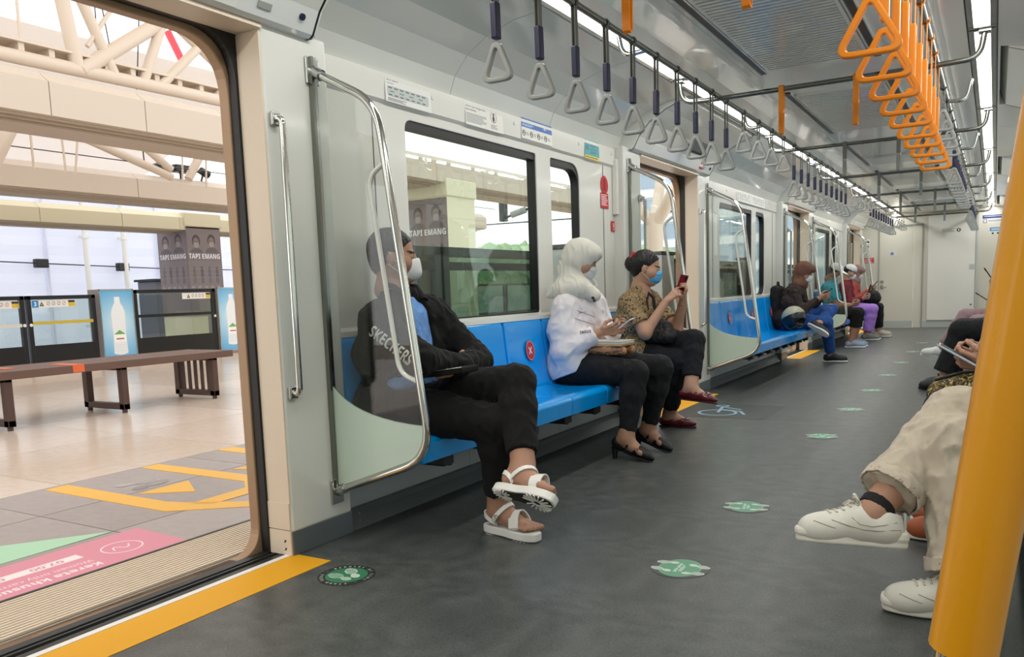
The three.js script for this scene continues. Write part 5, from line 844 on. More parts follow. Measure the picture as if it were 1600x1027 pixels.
// ---------- the passengers ----------
// print that follows a cloth surface: a small grid is pushed onto the field from outside
function clothPrint(F, f, c, dir, right, w, h, tex, name, nx = 24, ny = 8) {
  const D = nrm(dir), R = nrm(right), U = crossp(D, R), g = new THREE.PlaneGeometry(w, h, nx, ny), p = g.attributes.position;
  for (let i = 0; i < p.count; i++) { let q = addp(c, [R, p.getX(i)], [U, p.getY(i)], [D, 0.09]); for (let k = 0; k < 40; k++) { const d = f(...q) - 0.0022; if (d < 0.0004) break; q = addp(q, [D, -Math.max(d * 0.8, 0.0004)]); } p.setXYZ(i, q[0] - F.t.position.x, q[1] - F.t.position.y, q[2] - F.t.position.z); }
  g.computeVertexNormals(); return part(F.t, name, g, new THREE.MeshPhysicalMaterial({ map: tex, transparent: true, alphaTest: 0.4, roughness: 0.6, side: THREE.DoubleSide }));
}
const inkTex = (w, h, s, size, color, font) => canvasTex(w, h, (x) => { x.clearRect(0, 0, w, h); x.fillStyle = color; x.font = font ?? `bold ${size}px sans-serif`; x.textAlign = 'center'; x.textBaseline = 'middle'; x.fillText(s, w / 2, h / 2); });
const fabricBlack = cloth('#040405', 0.95, { sheen: 0.03 }), denimBlack = cloth('#090b10', 0.9, { sheen: 0.08 }), hairMat = mat('#0c0a0a', 0.45, 0, { sheen: 0.4 });
function hair(F, extra = [], o = {}) {
  const { H, hs: s } = F, P = (x, y, z) => H.at(x * s, y * s, z * s);
  return W(F.t, 'hair', blob([{ k: 0.03, p: [onHead(H, s, 0, 0.038, -0.02, 0.0795, 0.09, 0.1), onHead(H, s, 0, -0.02, -0.06, 0.055, 0.06, 0.045), ...extra] }], F.far ? 0.008 : 0.0045, { noise: [0.0022, 45, 0.25], minus: [ball(P(0.083, -0.008, 0.004), 0.026), ball(P(-0.083, -0.008, 0.004), 0.026)], planes: [planeAt(P(0, 0.066, 0.066), nrm(addp([0, 0, 0], [H.F, 0.74], [H.U, -0.62])))], ...o }), o.m ?? hairMat);
}
function trousers(F, J, m, o = {}) {
  const g = [{ k: 0.05, p: [bone(J.hipR, J.hipL, 0.113 + (o.add ?? 0)), bone(mixp(J.hipR, J.hipL, 0.5), J.waist, 0.116, 0.104)] }];
  for (const s of ['R', 'L']) g.push({ k: 0.025, p: legPrims(J, s, 1, o.leg ?? o.legAdd ?? 0.013, (o.hem ?? { R: 0.85, L: 0.85 })[s], { shin: o.shin, hemR: o.hemR }) });
  return W(F.t, 'trousers', blob(g, o.h ?? 0.009, { kU: 0.014, noise: [o.fold ?? 0.0035, 13, 0.6], planes: [planeAt(addp(J.waist, [[0, 1, 0], 0.03]), [0, 1, 0])] }), m);
}
// 1: woman in a black jacket behind the near glass screen
{
  const J = { hipR: [-1.22, 0.51, -2.51], hipL: [-1.22, 0.51, -2.72], waist: [-1.225, 0.66, -2.62], chest: [-1.235, 0.80, -2.64], neck: [-1.235, 0.95, -2.65], shR: [-1.22, 0.855, -2.48], shL: [-1.185, 0.87, -2.82], elR: [-0.96, 0.71, -2.42], wrR: [-0.95, 0.66, -2.66], elL: [-0.985, 0.665, -2.85], wrL: [-0.93, 0.665, -2.63], kneeR: [-0.74, 0.45, -2.585], ankR: [-0.762, 0.108, -2.63], kneeL: [-0.69, 0.60, -2.67], ankL: [-0.565, 0.298, -2.485], head: [-1.245, 1.108, -2.65] };
  const KR = footFrame(J.ankR, [0.97, 0, 0.12], [0, 1, 0]), KL = footFrame(J.ankL, [0.985, -0.06, 0.12], [0.03, 0.68, -0.73]);
  const F = figure('woman in a black jacket with folded arms sitting behind the near glass screen', [-1.1, 0, -2.62], J, { look: [0.84, -0.06, -0.54], footR: KR, footL: KL, toes: true, footQ: 1.02, skin: SKIN.mid, handR: hand(J.wrR, [0.1, 0.05, -1], [-1, 0.1, 0], 1, 0.4), handL: hand(J.wrL, [0.0, 0.0, 1], [-1, 0.0, 0], -1, 0.4) });
  trousers(F, J, fabricBlack, { hem: { R: 0.83, L: 0.80 } });
  const shirtG = [{ k: 0.05, p: torsoPrims(J, 1, 0.01) }, { k: 0.02, p: [bone([-1.14, 0.60, -2.48], [-0.97, 0.628, -2.52], 0.03, 0.014)] }]; W(F.t, 'shirt', blob(shirtG, 0.01, { noise: [0.004, 22, 0.4], planes: [planeAt([0, 0.985, 0], [0, 1, 0]), planeAt([0, 0.5, 0], [0, -1, 0])] }), cloth('#6f9fe0', 0.8));
  const jg = [{ k: 0.05, p: torsoPrims(J, 1, 0.024) }, { k: 0.03, p: armPrims(J, 'R', 1.1, 0.018) }, { k: 0.03, p: armPrims(J, 'L', 1.1, 0.018) }], jo = { kU: 0.03, noise: [0.005, 15, 0.55], minus: [bone([-1.11, 1.0, -2.63], [-1.075, 0.58, -2.66], 0.055, 0.06)], planes: [planeAt([-1.24, 0.975, 0], nrm([-0.2, 1, 0])), planeAt([0, 0.46, 0], [0, -1, 0])] };
  W(F.t, 'jacket', blob(jg, 0.009, jo), fabricBlack);
  W(F.t, 'collar', [sweep([V(-1.13, 0.93, -2.585), V(-1.19, 0.985, -2.575), V(-1.27, 1.0, -2.62), V(-1.28, 1.0, -2.68), V(-1.2, 0.985, -2.725), V(-1.13, 0.93, -2.69)], () => 0.02, 8, 0.6)], fabricBlack);
  const ax = nrm([0.265, -0.135, 0.04]); clothPrint(F, field(jg, jo), [-1.07, 0.765, -2.4], [0.2, 0.12, 1], ax, 0.31, 0.075, inkTex(640, 128, 'SKECHERS', 100, '#f1f1ee', 'italic bold 112px sans-serif'), 'sleeve_lettering', 40, 10);
  hair(F); F.far = false; faceMask(F, mat('#eef0f0', 0.75), { cone: true });
  for (const [K, s] of [[KR, -1], [KL, 1]]) {
    const q = 1.02, add = (p, n, g, m) => { const w = Array.isArray(g) ? merge(g) : g; w.scale(q, q, q).applyMatrix4(K.m).translate(-F.t.position.x, -F.t.position.y, -F.t.position.z); return part(p, n, w, m); };
    const oln = soleOutline(-0.08, 0.19, 0.045), sd = add(F.t, 'sandal', [soleGeo(oln, -0.03, 0.002, 0.005)], M.white);
    add(sd, 'tread', [soleGeo(oln.map(([x, z]) => [0.055 + (x - 0.055) * 0.93, z * 0.9]), -0.0335, -0.029, 0.001)], mat('#24251f', 0.8));
    for (const [cx, r] of [[0.12, 0.062], [-0.03, 0.042]]) { const rid = []; for (let i = 0; i < 18; i++) { const a = i / 18 * Math.PI * 2; if (Math.abs(Math.sin(a)) > 0.15 || (cx > 0) === (Math.cos(a) > 0)) rid.push(bx(0, r * (0.72 - 0.12 * Math.abs(Math.sin(a))), -0.0365, -0.032, -0.0024, 0.0024).translate(r * 0.22, 0, 0).rotateY(a).translate(cx, 0, 0)); } add(sd, 'tread_ridge', rid, M.white); }
    const fa = field([{ k: 0.03, p: legPrims(J, s < 0 ? 'R' : 'L') }, { k: 0.02, p: footBones(K, q, 0) }], { kU: 0.03 }), fb = field(footGroups(K, q, s), { kU: 0.005 }), ff = (x, y, z) => Math.min(fa(x, y, z), fb(x, y, z)), lw = (g) => g.translate(-F.t.position.x, -F.t.position.y, -F.t.position.z), str = (n, ...a) => part(sd, n, lw(wrapBand(ff, K, q, ...a)), M.white);
    str('toe_band', 0.098, 0.012, -0.35, Math.PI + 0.35, -0.25, 0.046, 0.0045); str('ankle_strap', -0.005, 0.03, -0.2, Math.PI + 0.2, 0.9, 0.017, 0.0045);
    const hp = Array.from({ length: 19 }, (_, i) => { const a = i / 18 * Math.PI, d = [-Math.sin(a), 0, Math.cos(a)], y = 0.012 + 0.035 * Math.sin(a); return land(ff, K.at((0.03 + d[0] * 0.16) * q, y * q, d[2] * 0.12 * q), addp(K.at(-0.01 * q, y * q, 0), [K.at((0.03 + d[0] * 0.16) * q, y * q, d[2] * 0.12 * q), -1]), 0.0025); }); part(sd, 'heel_strap', lw(band(hp, K.U, 0.018, 0.0045)), M.white);
    const bk = land(ff, K.at(0.02 * q, 0.05 * q, -s * 0.1), K.Z.map((v) => v * s), 0.006); part(sd, 'buckle', lw(new THREE.TorusGeometry(0.008, 0.002, 6, 14).rotateX(0.3).translate(...bk)), M.chrome);
  }
  const ph = thing('clutch', 'flat black clutch with a silver edge on the lap of the woman in black', 'bag', [-0.93, 0.63, -2.62]);
  const cm = new THREE.Matrix4().makeRotationZ(0.12).setPosition(-0.9, 0.655, -2.52); part(ph, 'body', bx(-0.1, 0.1, -0.012, 0.012, -0.06, 0.06, 0.008).applyMatrix4(cm).translate(0.93, -0.63, 2.62), fabricBlack); part(ph, 'edge', bx(-0.1, 0.1, 0.009, 0.014, 0.055, 0.063, 0.002).applyMatrix4(cm).translate(0.93, -0.63, 2.62), M.chrome);
}
// 2: woman in a white jacket and cream hijab with a phone
{
  const J = { hipR: [-1.24, 0.50, -4.20], hipL: [-1.24, 0.50, -4.42], waist: [-1.25, 0.65, -4.31], chest: [-1.225, 0.80, -4.30], neck: [-1.2, 0.955, -4.30], shR: [-1.235, 0.85, -4.15], shL: [-1.18, 0.86, -4.46], elR: [-1.22, 0.60, -4.09], wrR: [-1.03, 0.705, -4.20], elL: [-1.12, 0.63, -4.5], wrL: [-1.02, 0.705, -4.36], kneeR: [-0.82, 0.475, -4.19], kneeL: [-0.75, 0.485, -4.39], ankR: [-0.845, 0.125, -4.11], ankL: [-0.835, 0.125, -4.42], head: [-1.19, 1.118, -4.30] };
  const KR = footFrame(J.ankR, [0.965, -0.26, 0.04], [0.26, 0.965, 0]), KL = footFrame(J.ankL, [0.94, -0.26, 0.2], [0.26, 0.965, 0]);
  const F = figure('woman in a white jacket and cream headscarf looking down at her phone', [-1.1, 0, -4.3], J, { look: [0.86, -0.4, -0.26], footR: KR, footL: KL, skin: SKIN.mid, handR: hand(J.wrR, [0.95, 0.2, -0.25], [0.1, 0.55, -0.8], 1, 0.75, { thumb: 0.8 }), handL: hand(J.wrL, [0.95, 0.2, 0.3], [0.1, 0.55, 0.8], -1, 0.75, { thumb: 0.8 }) });
  trousers(F, J, denimBlack, { hem: { R: 0.9, L: 0.9 }, hemR: 0.036 });
  W(F.t, 'inner_top', blob([{ k: 0.05, p: torsoPrims(J, 1, 0.008) }], 0.012, { planes: [planeAt([0, 0.99, 0], [0, 1, 0]), planeAt([0, 0.6, 0], [0, -1, 0])] }), fabricBlack);
  const arm = (s) => [bone(J['sh' + s], J['el' + s], 0.068, 0.066), bone(J['el' + s], mixp(J['el' + s], J['wr' + s], 0.86), 0.062, 0.056, 1)];
  const jg = [{ k: 0.05, p: [...torsoPrims(J, 1, 0.026), bone([-1.22, 0.56, -4.2], [-1.22, 0.56, -4.42], 0.125)] }, { k: 0.03, p: arm('R') }, { k: 0.03, p: arm('L') }], jo = { kU: 0.03, noise: [0.004, 11, 0.8, 0.4], minus: [bone([-1.06, 1.02, -4.27], [-1.06, 0.82, -4.28], 0.06, 0.012)], planes: [planeAt([-1.24, 1.0, 0], nrm([-0.25, 1, 0])), planeAt([-1.1, 0.5, 0], nrm([0.35, -1, 0]))] };
  const jm = cloth('#e8e2e5', 0.8), jk = W(F.t, 'jacket', blob(jg, 0.0085, jo), jm), jf = field(jg, jo);
  const loc = (g) => g.translate(-F.t.position.x, -F.t.position.y, -F.t.position.z);
  for (const [x, y] of [[-1.075, 0.90], [-1.066, 0.885]]) part(jk, 'button', loc(new THREE.SphereGeometry(0.009, 10, 8).translate(x, y, -4.205)), M.darkMetal);
  clothPrint(F, jf, [-1.11, 0.822, -4.14], [0.55, 0.1, 1], [1, 0.18, -0.45], 0.1, 0.016, inkTex(256, 40, 'I I V S I V', 26, '#3a3440'), 'pocket_print', 12, 3);
  clothPrint(F, jf, [-1.08, 0.715, -4.10], [0.35, 0.15, 1], [1, 0.1, -0.3], 0.1, 0.034, inkTex(256, 84, 'INSUI', 60, '#2c2832'), 'front_print', 12, 4);
  for (const [a, b] of [[[-1.14, 0.835, -4.13], [-1.05, 0.80, -4.17]], [[-1.15, 0.79, -4.12], [-1.05, 0.755, -4.16]]]) { const pts = Array.from({ length: 9 }, (_, i) => { let q = addp(mixp(a, b, i / 8), [[0.45, 0.1, 1], 0.06]); for (let k = 0; k < 40; k++) { const d = jf(...q) - 0.001; if (d < 0.0005) break; q = addp(q, [nrm([0.45, 0.1, 1]), -d * 0.8]); } return V(...q); }); part(jk, 'seam', loc(sweep(pts, () => 0.0026, 5)), cloth('#c4bdc8')); }
  const { H, hs: s } = F, P = (x, y, z) => H.at(x * s, y * s, z * s);
  const hg = [{ k: 0.04, p: [onHead(H, s, 0, 0.035, -0.016, 0.086, 0.099, 0.111), onHead(H, s, 0, 0.06, 0.042, 0.07, 0.055, 0.07), onHead(H, s, 0, -0.02, -0.02, 0.09, 0.07, 0.09), onHead(H, s, 0, -0.095, 0.0, 0.062, 0.06, 0.068), bone(P(0, -0.08, -0.05), [-1.215, 0.975, -4.3], 0.066, 0.075), bone([-1.19, 0.965, -4.225], [-1.17, 0.965, -4.375], 0.046), bone([-1.15, 0.96, -4.22], [-1.09, 0.915, -4.25], 0.052, 0.042), bone([-1.17, 0.95, -4.2], [-1.25, 0.955, -4.19], 0.05, 0.05), bone([-1.24, 1.0, -4.25], [-1.325, 0.955, -4.21], 0.066, 0.03), bone([-1.26, 0.94, -4.19], [-1.345, 0.92, -4.18], 0.045, 0.018)] }];
  const fold = (x, y, z) => { const d = [x - H.c[0], y - H.c[1], z - H.c[2]], dt = (q) => d[0] * q[0] + d[1] * q[1] + d[2] * q[2], c = dt(H.F) * 0.75 + dt(H.U) * 0.55, n = noise3(x * 7, y * 7, z * 7); return 0.006 * (Math.abs(Math.sin(c * 84 + 2.4 * n)) - 0.5) * (0.6 + 0.6 * noise3(x * 9 + 4, y * 9, z * 9)); };
  W(F.t, 'headscarf', blob(hg, 0.0048, { disp: fold, minus: [onHead(H, s, 0, -0.035, 0.112, 0.056, 0.1, 0.072)], pad: 0.03 }), cloth('#d9d6cb', 0.85));
  faceMask(F, mat('#d9dce0', 0.8), { noLoops: true });
  for (const [K, sd] of [[KR, -1], [KL, 1]]) {
    const add = (p, n, g, m) => loc((Array.isArray(g) ? merge(g) : g).scale(0.95, 0.95, 0.95).applyMatrix4(K.m)) && part(p, n, g, m);
    const B = (p, r, a, b) => bone(K.at(...p.map((v) => v * 0.95)), K.at(...r.map((v) => v * 0.95)), a, b ?? a), low = [-K.U[0], -K.U[1], -K.U[2], -vv(K.at(0, -0.006, 0)).dot(V(...K.U))], top = planeAt(K.at(0.075, 0.045, 0), nrm(addp([0, 0, 0], [K.F, -1], [K.U, 0.35])));
    const shoeM = mat('#0d0d0f', 0.5), sh1 = W(F.t, 'shoe', blob([{ k: 0.02, p: [B([0.07, 0.028, 0], [0.15, 0.018, 0], 0.036, 0.026), B([0.13, 0.018, -0.008], [0.185, 0.012, 0], 0.022, 0.012)] }], 0.005, { planes: [top, low] }), shoeM);
    add(sh1, 'sole', soleGeo(soleOutline(-0.075, 0.195, 0.038), -0.01, -0.001, 0.003), shoeM); const back = W(F.t, 'heel_cup', blob([{ k: 0.02, p: [B([-0.045, 0.03, 0], [-0.02, 0.03, 0], 0.036, 0.036)] }], 0.005, { planes: [planeAt(K.at(0, 0.052, 0), nrm(addp([0, 0, 0], [K.U, 1], [K.F, 0.5]))), low] }), shoeM);
    const hy = K.at(-0.05, -0.005, 0); W(F.t, 'heel', cyl(hy, [hy[0] - 0.004, 0.001, hy[2]], 0.02, 0.013, 12), shoeM);
    add(sh1, 'strap', band(Array.from({ length: 13 }, (_, i) => { const a = i / 12 * Math.PI; return [0.03, 0.025 + Math.sin(a) * 0.065, Math.cos(a) * 0.041]; }), [1, 0.4, 0], 0.014, 0.004), shoeM); add(sh1, 'gold_trim', bx(0.022, 0.038, 0.062, 0.084, -0.035 * sd * -1 - 0.003, -0.035 * sd * -1 + 0.003, 0.002), mat('#b89a5a', 0.3, 0.8));
    add(sh1, 'centre_strap', band([[0.03, 0.09, 0], [0.06, 0.074, 0], [0.09, 0.06, 0]], [0, 0, 1], 0.014, 0.004), shoeM);
  }
  phone('pale phone held over the lap of the woman in the white jacket', [-0.925, 0.735, -4.27], [-0.55, 0.82, 0.08], [1, 0.6, 0], mat('#d8d3d8', 0.3));
  const pc = thing('pouch', 'tan leather pouch on the lap of the woman in the white jacket', 'pouch', [-0.99, 0.575, -4.26]);
  const pg = blob([{ k: 0.03, p: [bone([-1.08, 0.605, -4.2], [-0.9, 0.6, -4.2], 0.028, 0.026), bone([-1.08, 0.605, -4.32], [-0.9, 0.6, -4.32], 0.03, 0.027), bone([-0.99, 0.615, -4.2], [-0.99, 0.615, -4.32], 0.034)] }], 0.006, { noise: [0.004, 30, 0.6], planes: [planeAt([0, 0.637, 0], [0, 1, 0])] }); W(pc, 'body', pg, mat('#b98a63', 0.55)); W(pc, 'flap', bx(-1.095, -0.885, 0.625, 0.638, -4.345, -4.165, 0.006), mat('#c79a72', 0.55)); W(pc, 'fold', band([[-1.09, 0.61, -4.166], [-0.99, 0.6, -4.162], [-0.89, 0.612, -4.168]], [0, 1, 0], 0.012, 0.004), mat('#a87c58', 0.55));
  const nb = thing('notebook', 'cream notebook lying on the tan pouch under the phone', 'book', [-0.98, 0.6385, -4.25]); W(nb, 'pages', bx(-1.08, -0.885, 0.641, 0.652, -4.34, -4.17, 0.002), M.offwhite); W(nb, 'cover', [bx(-1.084, -0.88, 0.6385, 0.641, -4.344, -4.166), bx(-1.084, -0.88, 0.652, 0.6545, -4.344, -4.166)], mat('#e3dccb', 0.5));
}
// 3: woman in a leopard print blouse with a red phone
{
  const J = { hipR: [-1.22, 0.50, -5.02], hipL: [-1.22, 0.50, -5.22], waist: [-1.215, 0.64, -5.12], chest: [-1.175, 0.78, -5.12], neck: [-1.145, 0.935, -5.12], shR: [-1.185, 0.845, -4.97], shL: [-1.13, 0.855, -5.27], elR: [-1.04, 0.655, -4.91], wrR: [-0.935, 0.855, -5.02], elL: [-0.93, 0.665, -5.2], wrL: [-0.86, 0.862, -5.135], kneeL: [-0.79, 0.595, -5.12], ankL: [-0.755, 0.305, -4.965], kneeR: [-0.87, 0.465, -5.05], ankR: [-0.985, 0.088, -5.2], head: [-1.105, 1.075, -5.12] };
  const KR = footFrame(J.ankR, [0.99, 0, -0.12], [0, 1, 0]), KL = footFrame(J.ankL, [0.99, -0.08, 0.02], [0.08, 0.97, -0.2]);
  const F = figure('woman in a leopard print blouse and blue mask holding up a red phone', [-1.1, 0, -5.12], J, { look: [0.93, -0.2, -0.24], footR: KR, footL: KL, skin: [0.47, 0.265, 0.175], handR: hand(J.wrR, [0.62, 0.62, -0.42], [0.45, -0.2, -0.8], 1, [0.2, 0.6, 0.9, 1.0], { thumb: 0.5 }), handL: hand(J.wrL, [0.3, 0.95, 0.05], [-0.85, 0.25, 0.35], -1, [0.95, 0.9, 0.95, 1.0], { thumb: 0.7 }) });
  trousers(F, J, cloth('#090c16', 0.9, { sheen: 0.08 }), { hem: { R: 0.86, L: 0.8 } });
  const leo = canvasTex(512, 512, (x) => { x.fillStyle = '#9d8862'; x.fillRect(0, 0, 512, 512); for (let i = 0; i < 1000; i++) { const a = rnd() * 512, b = rnd() * 512, r = 4 + rnd() * 6; x.fillStyle = rnd() < 0.35 ? '#7d5c38' : '#2c2218'; x.beginPath(); x.ellipse(a, b, r, r * (0.5 + rnd() * 0.4), rnd() * 3, 0, 7); x.fill(); } }); leo.repeat.set(1, 1);
  const lm = new THREE.MeshPhysicalMaterial({ map: leo, roughness: 0.85, sheen: 0.2 });
  const half = (s) => [bone(J['sh' + s], mixp(J['sh' + s], J['el' + s], 0.72), 0.06, 0.064, 1)];
  const bg = [{ k: 0.05, p: [...torsoPrims(J, 1, 0.018), bone([-1.18, 0.52, -5.0], [-1.18, 0.52, -5.22], 0.12)] }, { k: 0.03, p: half('R') }, { k: 0.03, p: half('L') }];
  W(F.t, 'blouse', boxUV(blob(bg, 0.0085, { kU: 0.03, noise: [0.005, 16, 0.6], minus: [ball(addp(F.H.c, [F.H.U, -0.15], [F.H.F, 0.05]), 0.07)], planes: [planeAt([-1.15, 0.965, 0], nrm([-0.2, 1, 0])), planeAt([0, 0.45, 0], [0, -1, 0])] }), 2.6), lm);
  const s = F.hs, H = F.H, P = (x, y, z) => H.at(x * s, y * s, z * s);
  hair(F, [onHead(H, s, 0, 0.015, -0.115, 0.045, 0.05, 0.042), onHead(H, s, 0, 0.02, -0.09, 0.04, 0.045, 0.04)]);
  W(F.t, 'hair_clip', blob([{ k: 0.008, p: [bone(P(0.024, 0.08, -0.1), P(-0.024, 0.085, -0.1), 0.015), bone(P(0.02, 0.075, -0.1), P(0.03, 0.05, -0.12), 0.009), bone(P(-0.02, 0.08, -0.1), P(-0.03, 0.055, -0.12), 0.009), bone(P(0.035, 0.07, -0.085), P(0.04, 0.05, -0.09), 0.01)] }], 0.004), mat('#c8242c', 0.4), 'red hair clip');
  faceMask(F, mat('#5fb2e6', 0.8));
  for (const K of [KR, KL]) {
    const B = (p, r, a, b) => bone(K.at(...p.map((v) => v * 0.95)), K.at(...r.map((v) => v * 0.95)), a, b ?? a);
    const rm = mat('#5e0f1c', 0.3, 0, { clearcoat: 0.5 }), f = W(F.t, 'shoe', blob([{ k: 0.02, p: [B([-0.045, 0.03, 0], [0.02, 0.034, 0], 0.034, 0.036), B([0.02, 0.034, 0], [0.12, 0.022, 0.0], 0.038, 0.034), B([0.1, 0.022, 0], [0.175, 0.014, 0], 0.03, 0.014)] }], 0.005, { minus: [bone(K.at(-0.03, 0.075, 0), K.at(0.075, 0.075, 0), 0.034, 0.03)], planes: [planeAt(K.at(0, 0.056, 0), K.U), planeAt(K.at(0, -0.004, 0), K.U.map((v) => -v))] }), rm);
    const add = (n, g, m) => part(f, n, g.scale(0.95, 0.95, 0.95).applyMatrix4(K.m).translate(-F.t.position.x, -F.t.position.y, -F.t.position.z), m);
    add('sole', soleGeo(soleOutline(-0.08, 0.19, 0.04), -0.012, -0.003, 0.003), mat('#2c0a10', 0.6)); add('bow', merge([sweep([V(0.11, 0.05, 0), V(0.118, 0.06, 0.02), V(0.112, 0.048, 0.028), V(0.108, 0.048, 0.002)], () => 0.004, 6), sweep([V(0.11, 0.05, 0), V(0.118, 0.06, -0.02), V(0.112, 0.048, -0.028), V(0.108, 0.048, -0.002)], () => 0.004, 6)]), rm);
  }
  phone('dark red phone held up by the woman in the leopard print blouse', [-0.862, 0.965, -5.115], [-0.75, 0.3, -0.6], [0.3, 0.9, 0], mat('#7c1524', 0.35), { h: 0.12, w: 0.062 });
  const b = thing('handbag', 'black handbag held against the leopard print blouse', 'bag', [-1.0, 0.56, -5.1]);
  W(b, 'body', blob([{ k: 0.04, p: [bone([-1.07, 0.63, -5.04], [-0.93, 0.62, -5.06], 0.055, 0.05), bone([-1.06, 0.73, -5.08], [-0.97, 0.68, -5.1], 0.05, 0.045), bone([-1.05, 0.62, -5.16], [-0.93, 0.62, -5.16], 0.05)] }], 0.009, { noise: [0.004, 18, 0.6] }), mat('#121214', 0.6));
  W(b, 'strap', sweep([V(-1.06, 0.74, -5.06), V(-1.075, 0.86, -5.04), V(-1.07, 0.91, -5.06), V(-1.05, 0.88, -5.09), V(-1.03, 0.74, -5.1)], () => 0.014, 8, 0.35), mat('#121214', 0.6));
}
// seated passengers farther off: joints from distance to the wall, height and side
function seated(label, side, z, o) {
  const p = (f, y, l) => [side * (1.4 - f), y, z + (side < 0 ? l : -l)], q = o.lean ?? 0, fw = [-side, 0, 0];
  const J = { hipR: p(0.2, 0.5, 0.1), hipL: p(0.2, 0.5, -0.1), waist: p(0.19 + q * 0.35, 0.65, 0), chest: p(0.19 + q * 0.75, 0.79, 0), neck: p(0.21 + q * 1.05, 0.94 - q * 0.1, 0), shR: p(0.19 + q, 0.855 - q * 0.1, 0.165), shL: p(0.19 + q, 0.855 - q * 0.1, -0.165), elR: p(0.27 + q, 0.61, 0.2), elL: p(0.27 + q, 0.61, -0.2), wrR: p(0.45 + q, o.handY ?? 0.7, 0.07), wrL: p(0.45 + q, o.handY ?? 0.7, -0.07), kneeR: p(0.64, 0.485, 0.1), kneeL: p(0.64, 0.485, -0.1), ankR: p(0.58, 0.095, 0.11), ankL: p(0.58, 0.095, -0.11), head: p(0.235 + q * 1.25, 1.09 - q * 0.25, 0), ...(o.joints ? o.joints(p) : {}) };
  const fr = o.footDirR ?? fw, fl = o.footDirL ?? fw, KR = footFrame(J.ankR, fr, o.upR ?? [0, 1, 0], 0.09), KL = footFrame(J.ankL, fl, o.upL ?? [0, 1, 0], 0.09);
  const far = o.near ? false : true;
  const F = figure(label, [side * 1.1, 0, z], J, { look: o.look ?? [-side * 0.85, -0.42, 0], footR: KR, footL: KL, far, skin: o.skin ?? SKIN.mid, handR: hand(J.wrR, [-side, 0.25, side * 0.25], [0, 0.5, side * 0.85], 1, 0.8), handL: hand(J.wrL, [-side, 0.25, -side * 0.25], [0, 0.5, -side * 0.85], -1, 0.8) });
  F.far = far; F.J = J; F.KR = KR; F.KL = KL; const h = far ? 0.013 : 0.01;
  trousers(F, J, o.legs, { h, fold: o.fold, hem: o.hem, leg: o.legAdd, hemR: o.hemR, shin: o.shin });
  const arm = (s) => { const e = o.sleeve ?? 0.9; return e <= 0.5 ? [bone(J['sh' + s], mixp(J['sh' + s], J['el' + s], e * 1.6), 0.06, 0.058, 1)] : [bone(J['sh' + s], J['el' + s], 0.062, 0.056), bone(J['el' + s], mixp(J['el' + s], J['wr' + s], e), 0.054, 0.044, 1)]; };
  W(F.t, o.topName ?? 'top', blob([{ k: 0.05, p: [...torsoPrims(J, 1, o.topAdd ?? 0.02), bone(addp(J.hipR, [[0, 1, 0], 0.04]), addp(J.hipL, [[0, 1, 0], 0.04]), 0.118)] }, { k: 0.03, p: arm('R') }, { k: 0.03, p: arm('L') }], h, { kU: 0.03, noise: [0.006, 14, 0.6], planes: [planeAt([0, J.neck[1] + 0.025, 0], [0, 1, 0]), planeAt([0, 0.44, 0], [0, -1, 0])] }), o.top);
  const { H, hs: s } = F, P = (x, y, zz) => H.at(x * s, y * s, zz * s);
  if (o.scarf) W(F.t, 'headscarf', blob([{ k: 0.045, p: [onHead(H, s, 0, 0.035, -0.016, 0.086, 0.098, 0.11), onHead(H, s, 0, 0.06, 0.05, 0.07, 0.05, 0.065), onHead(H, s, 0, -0.02, -0.02, 0.09, 0.07, 0.09), onHead(H, s, 0, -0.095, -0.005, 0.06, 0.062, 0.068), bone(P(0, -0.1, -0.03), addp(J.neck, [fw, 0.02]), 0.068, 0.082), bone(addp(J.neck, [[0, 0, 1], 0.08]), addp(J.neck, [[0, 0, 1], -0.08]), 0.06)] }], far ? 0.0085 : 0.006, { noise: [0.005, 13, 0.35, 0.2], minus: [onHead(H, s, 0, -0.035, 0.112, 0.056, 0.1, 0.07)] }), o.scarf);
  else hair(F, o.hairExtra ? o.hairExtra(H, s) : []);
  if (o.mask) faceMask(F, o.mask, { noLoops: !!o.scarf });
  if (o.shoe) for (const K of [KR, KL]) sneaker(F.t, K, o.shoe, o.soleM ?? M.white, { h: far ? 0.008 : 0.006, ...(o.shoeO ?? {}) });
  return F;
}
const jeans = cloth('#1f4f96', 0.85), maskWhite = mat('#e8eaec', 0.8);
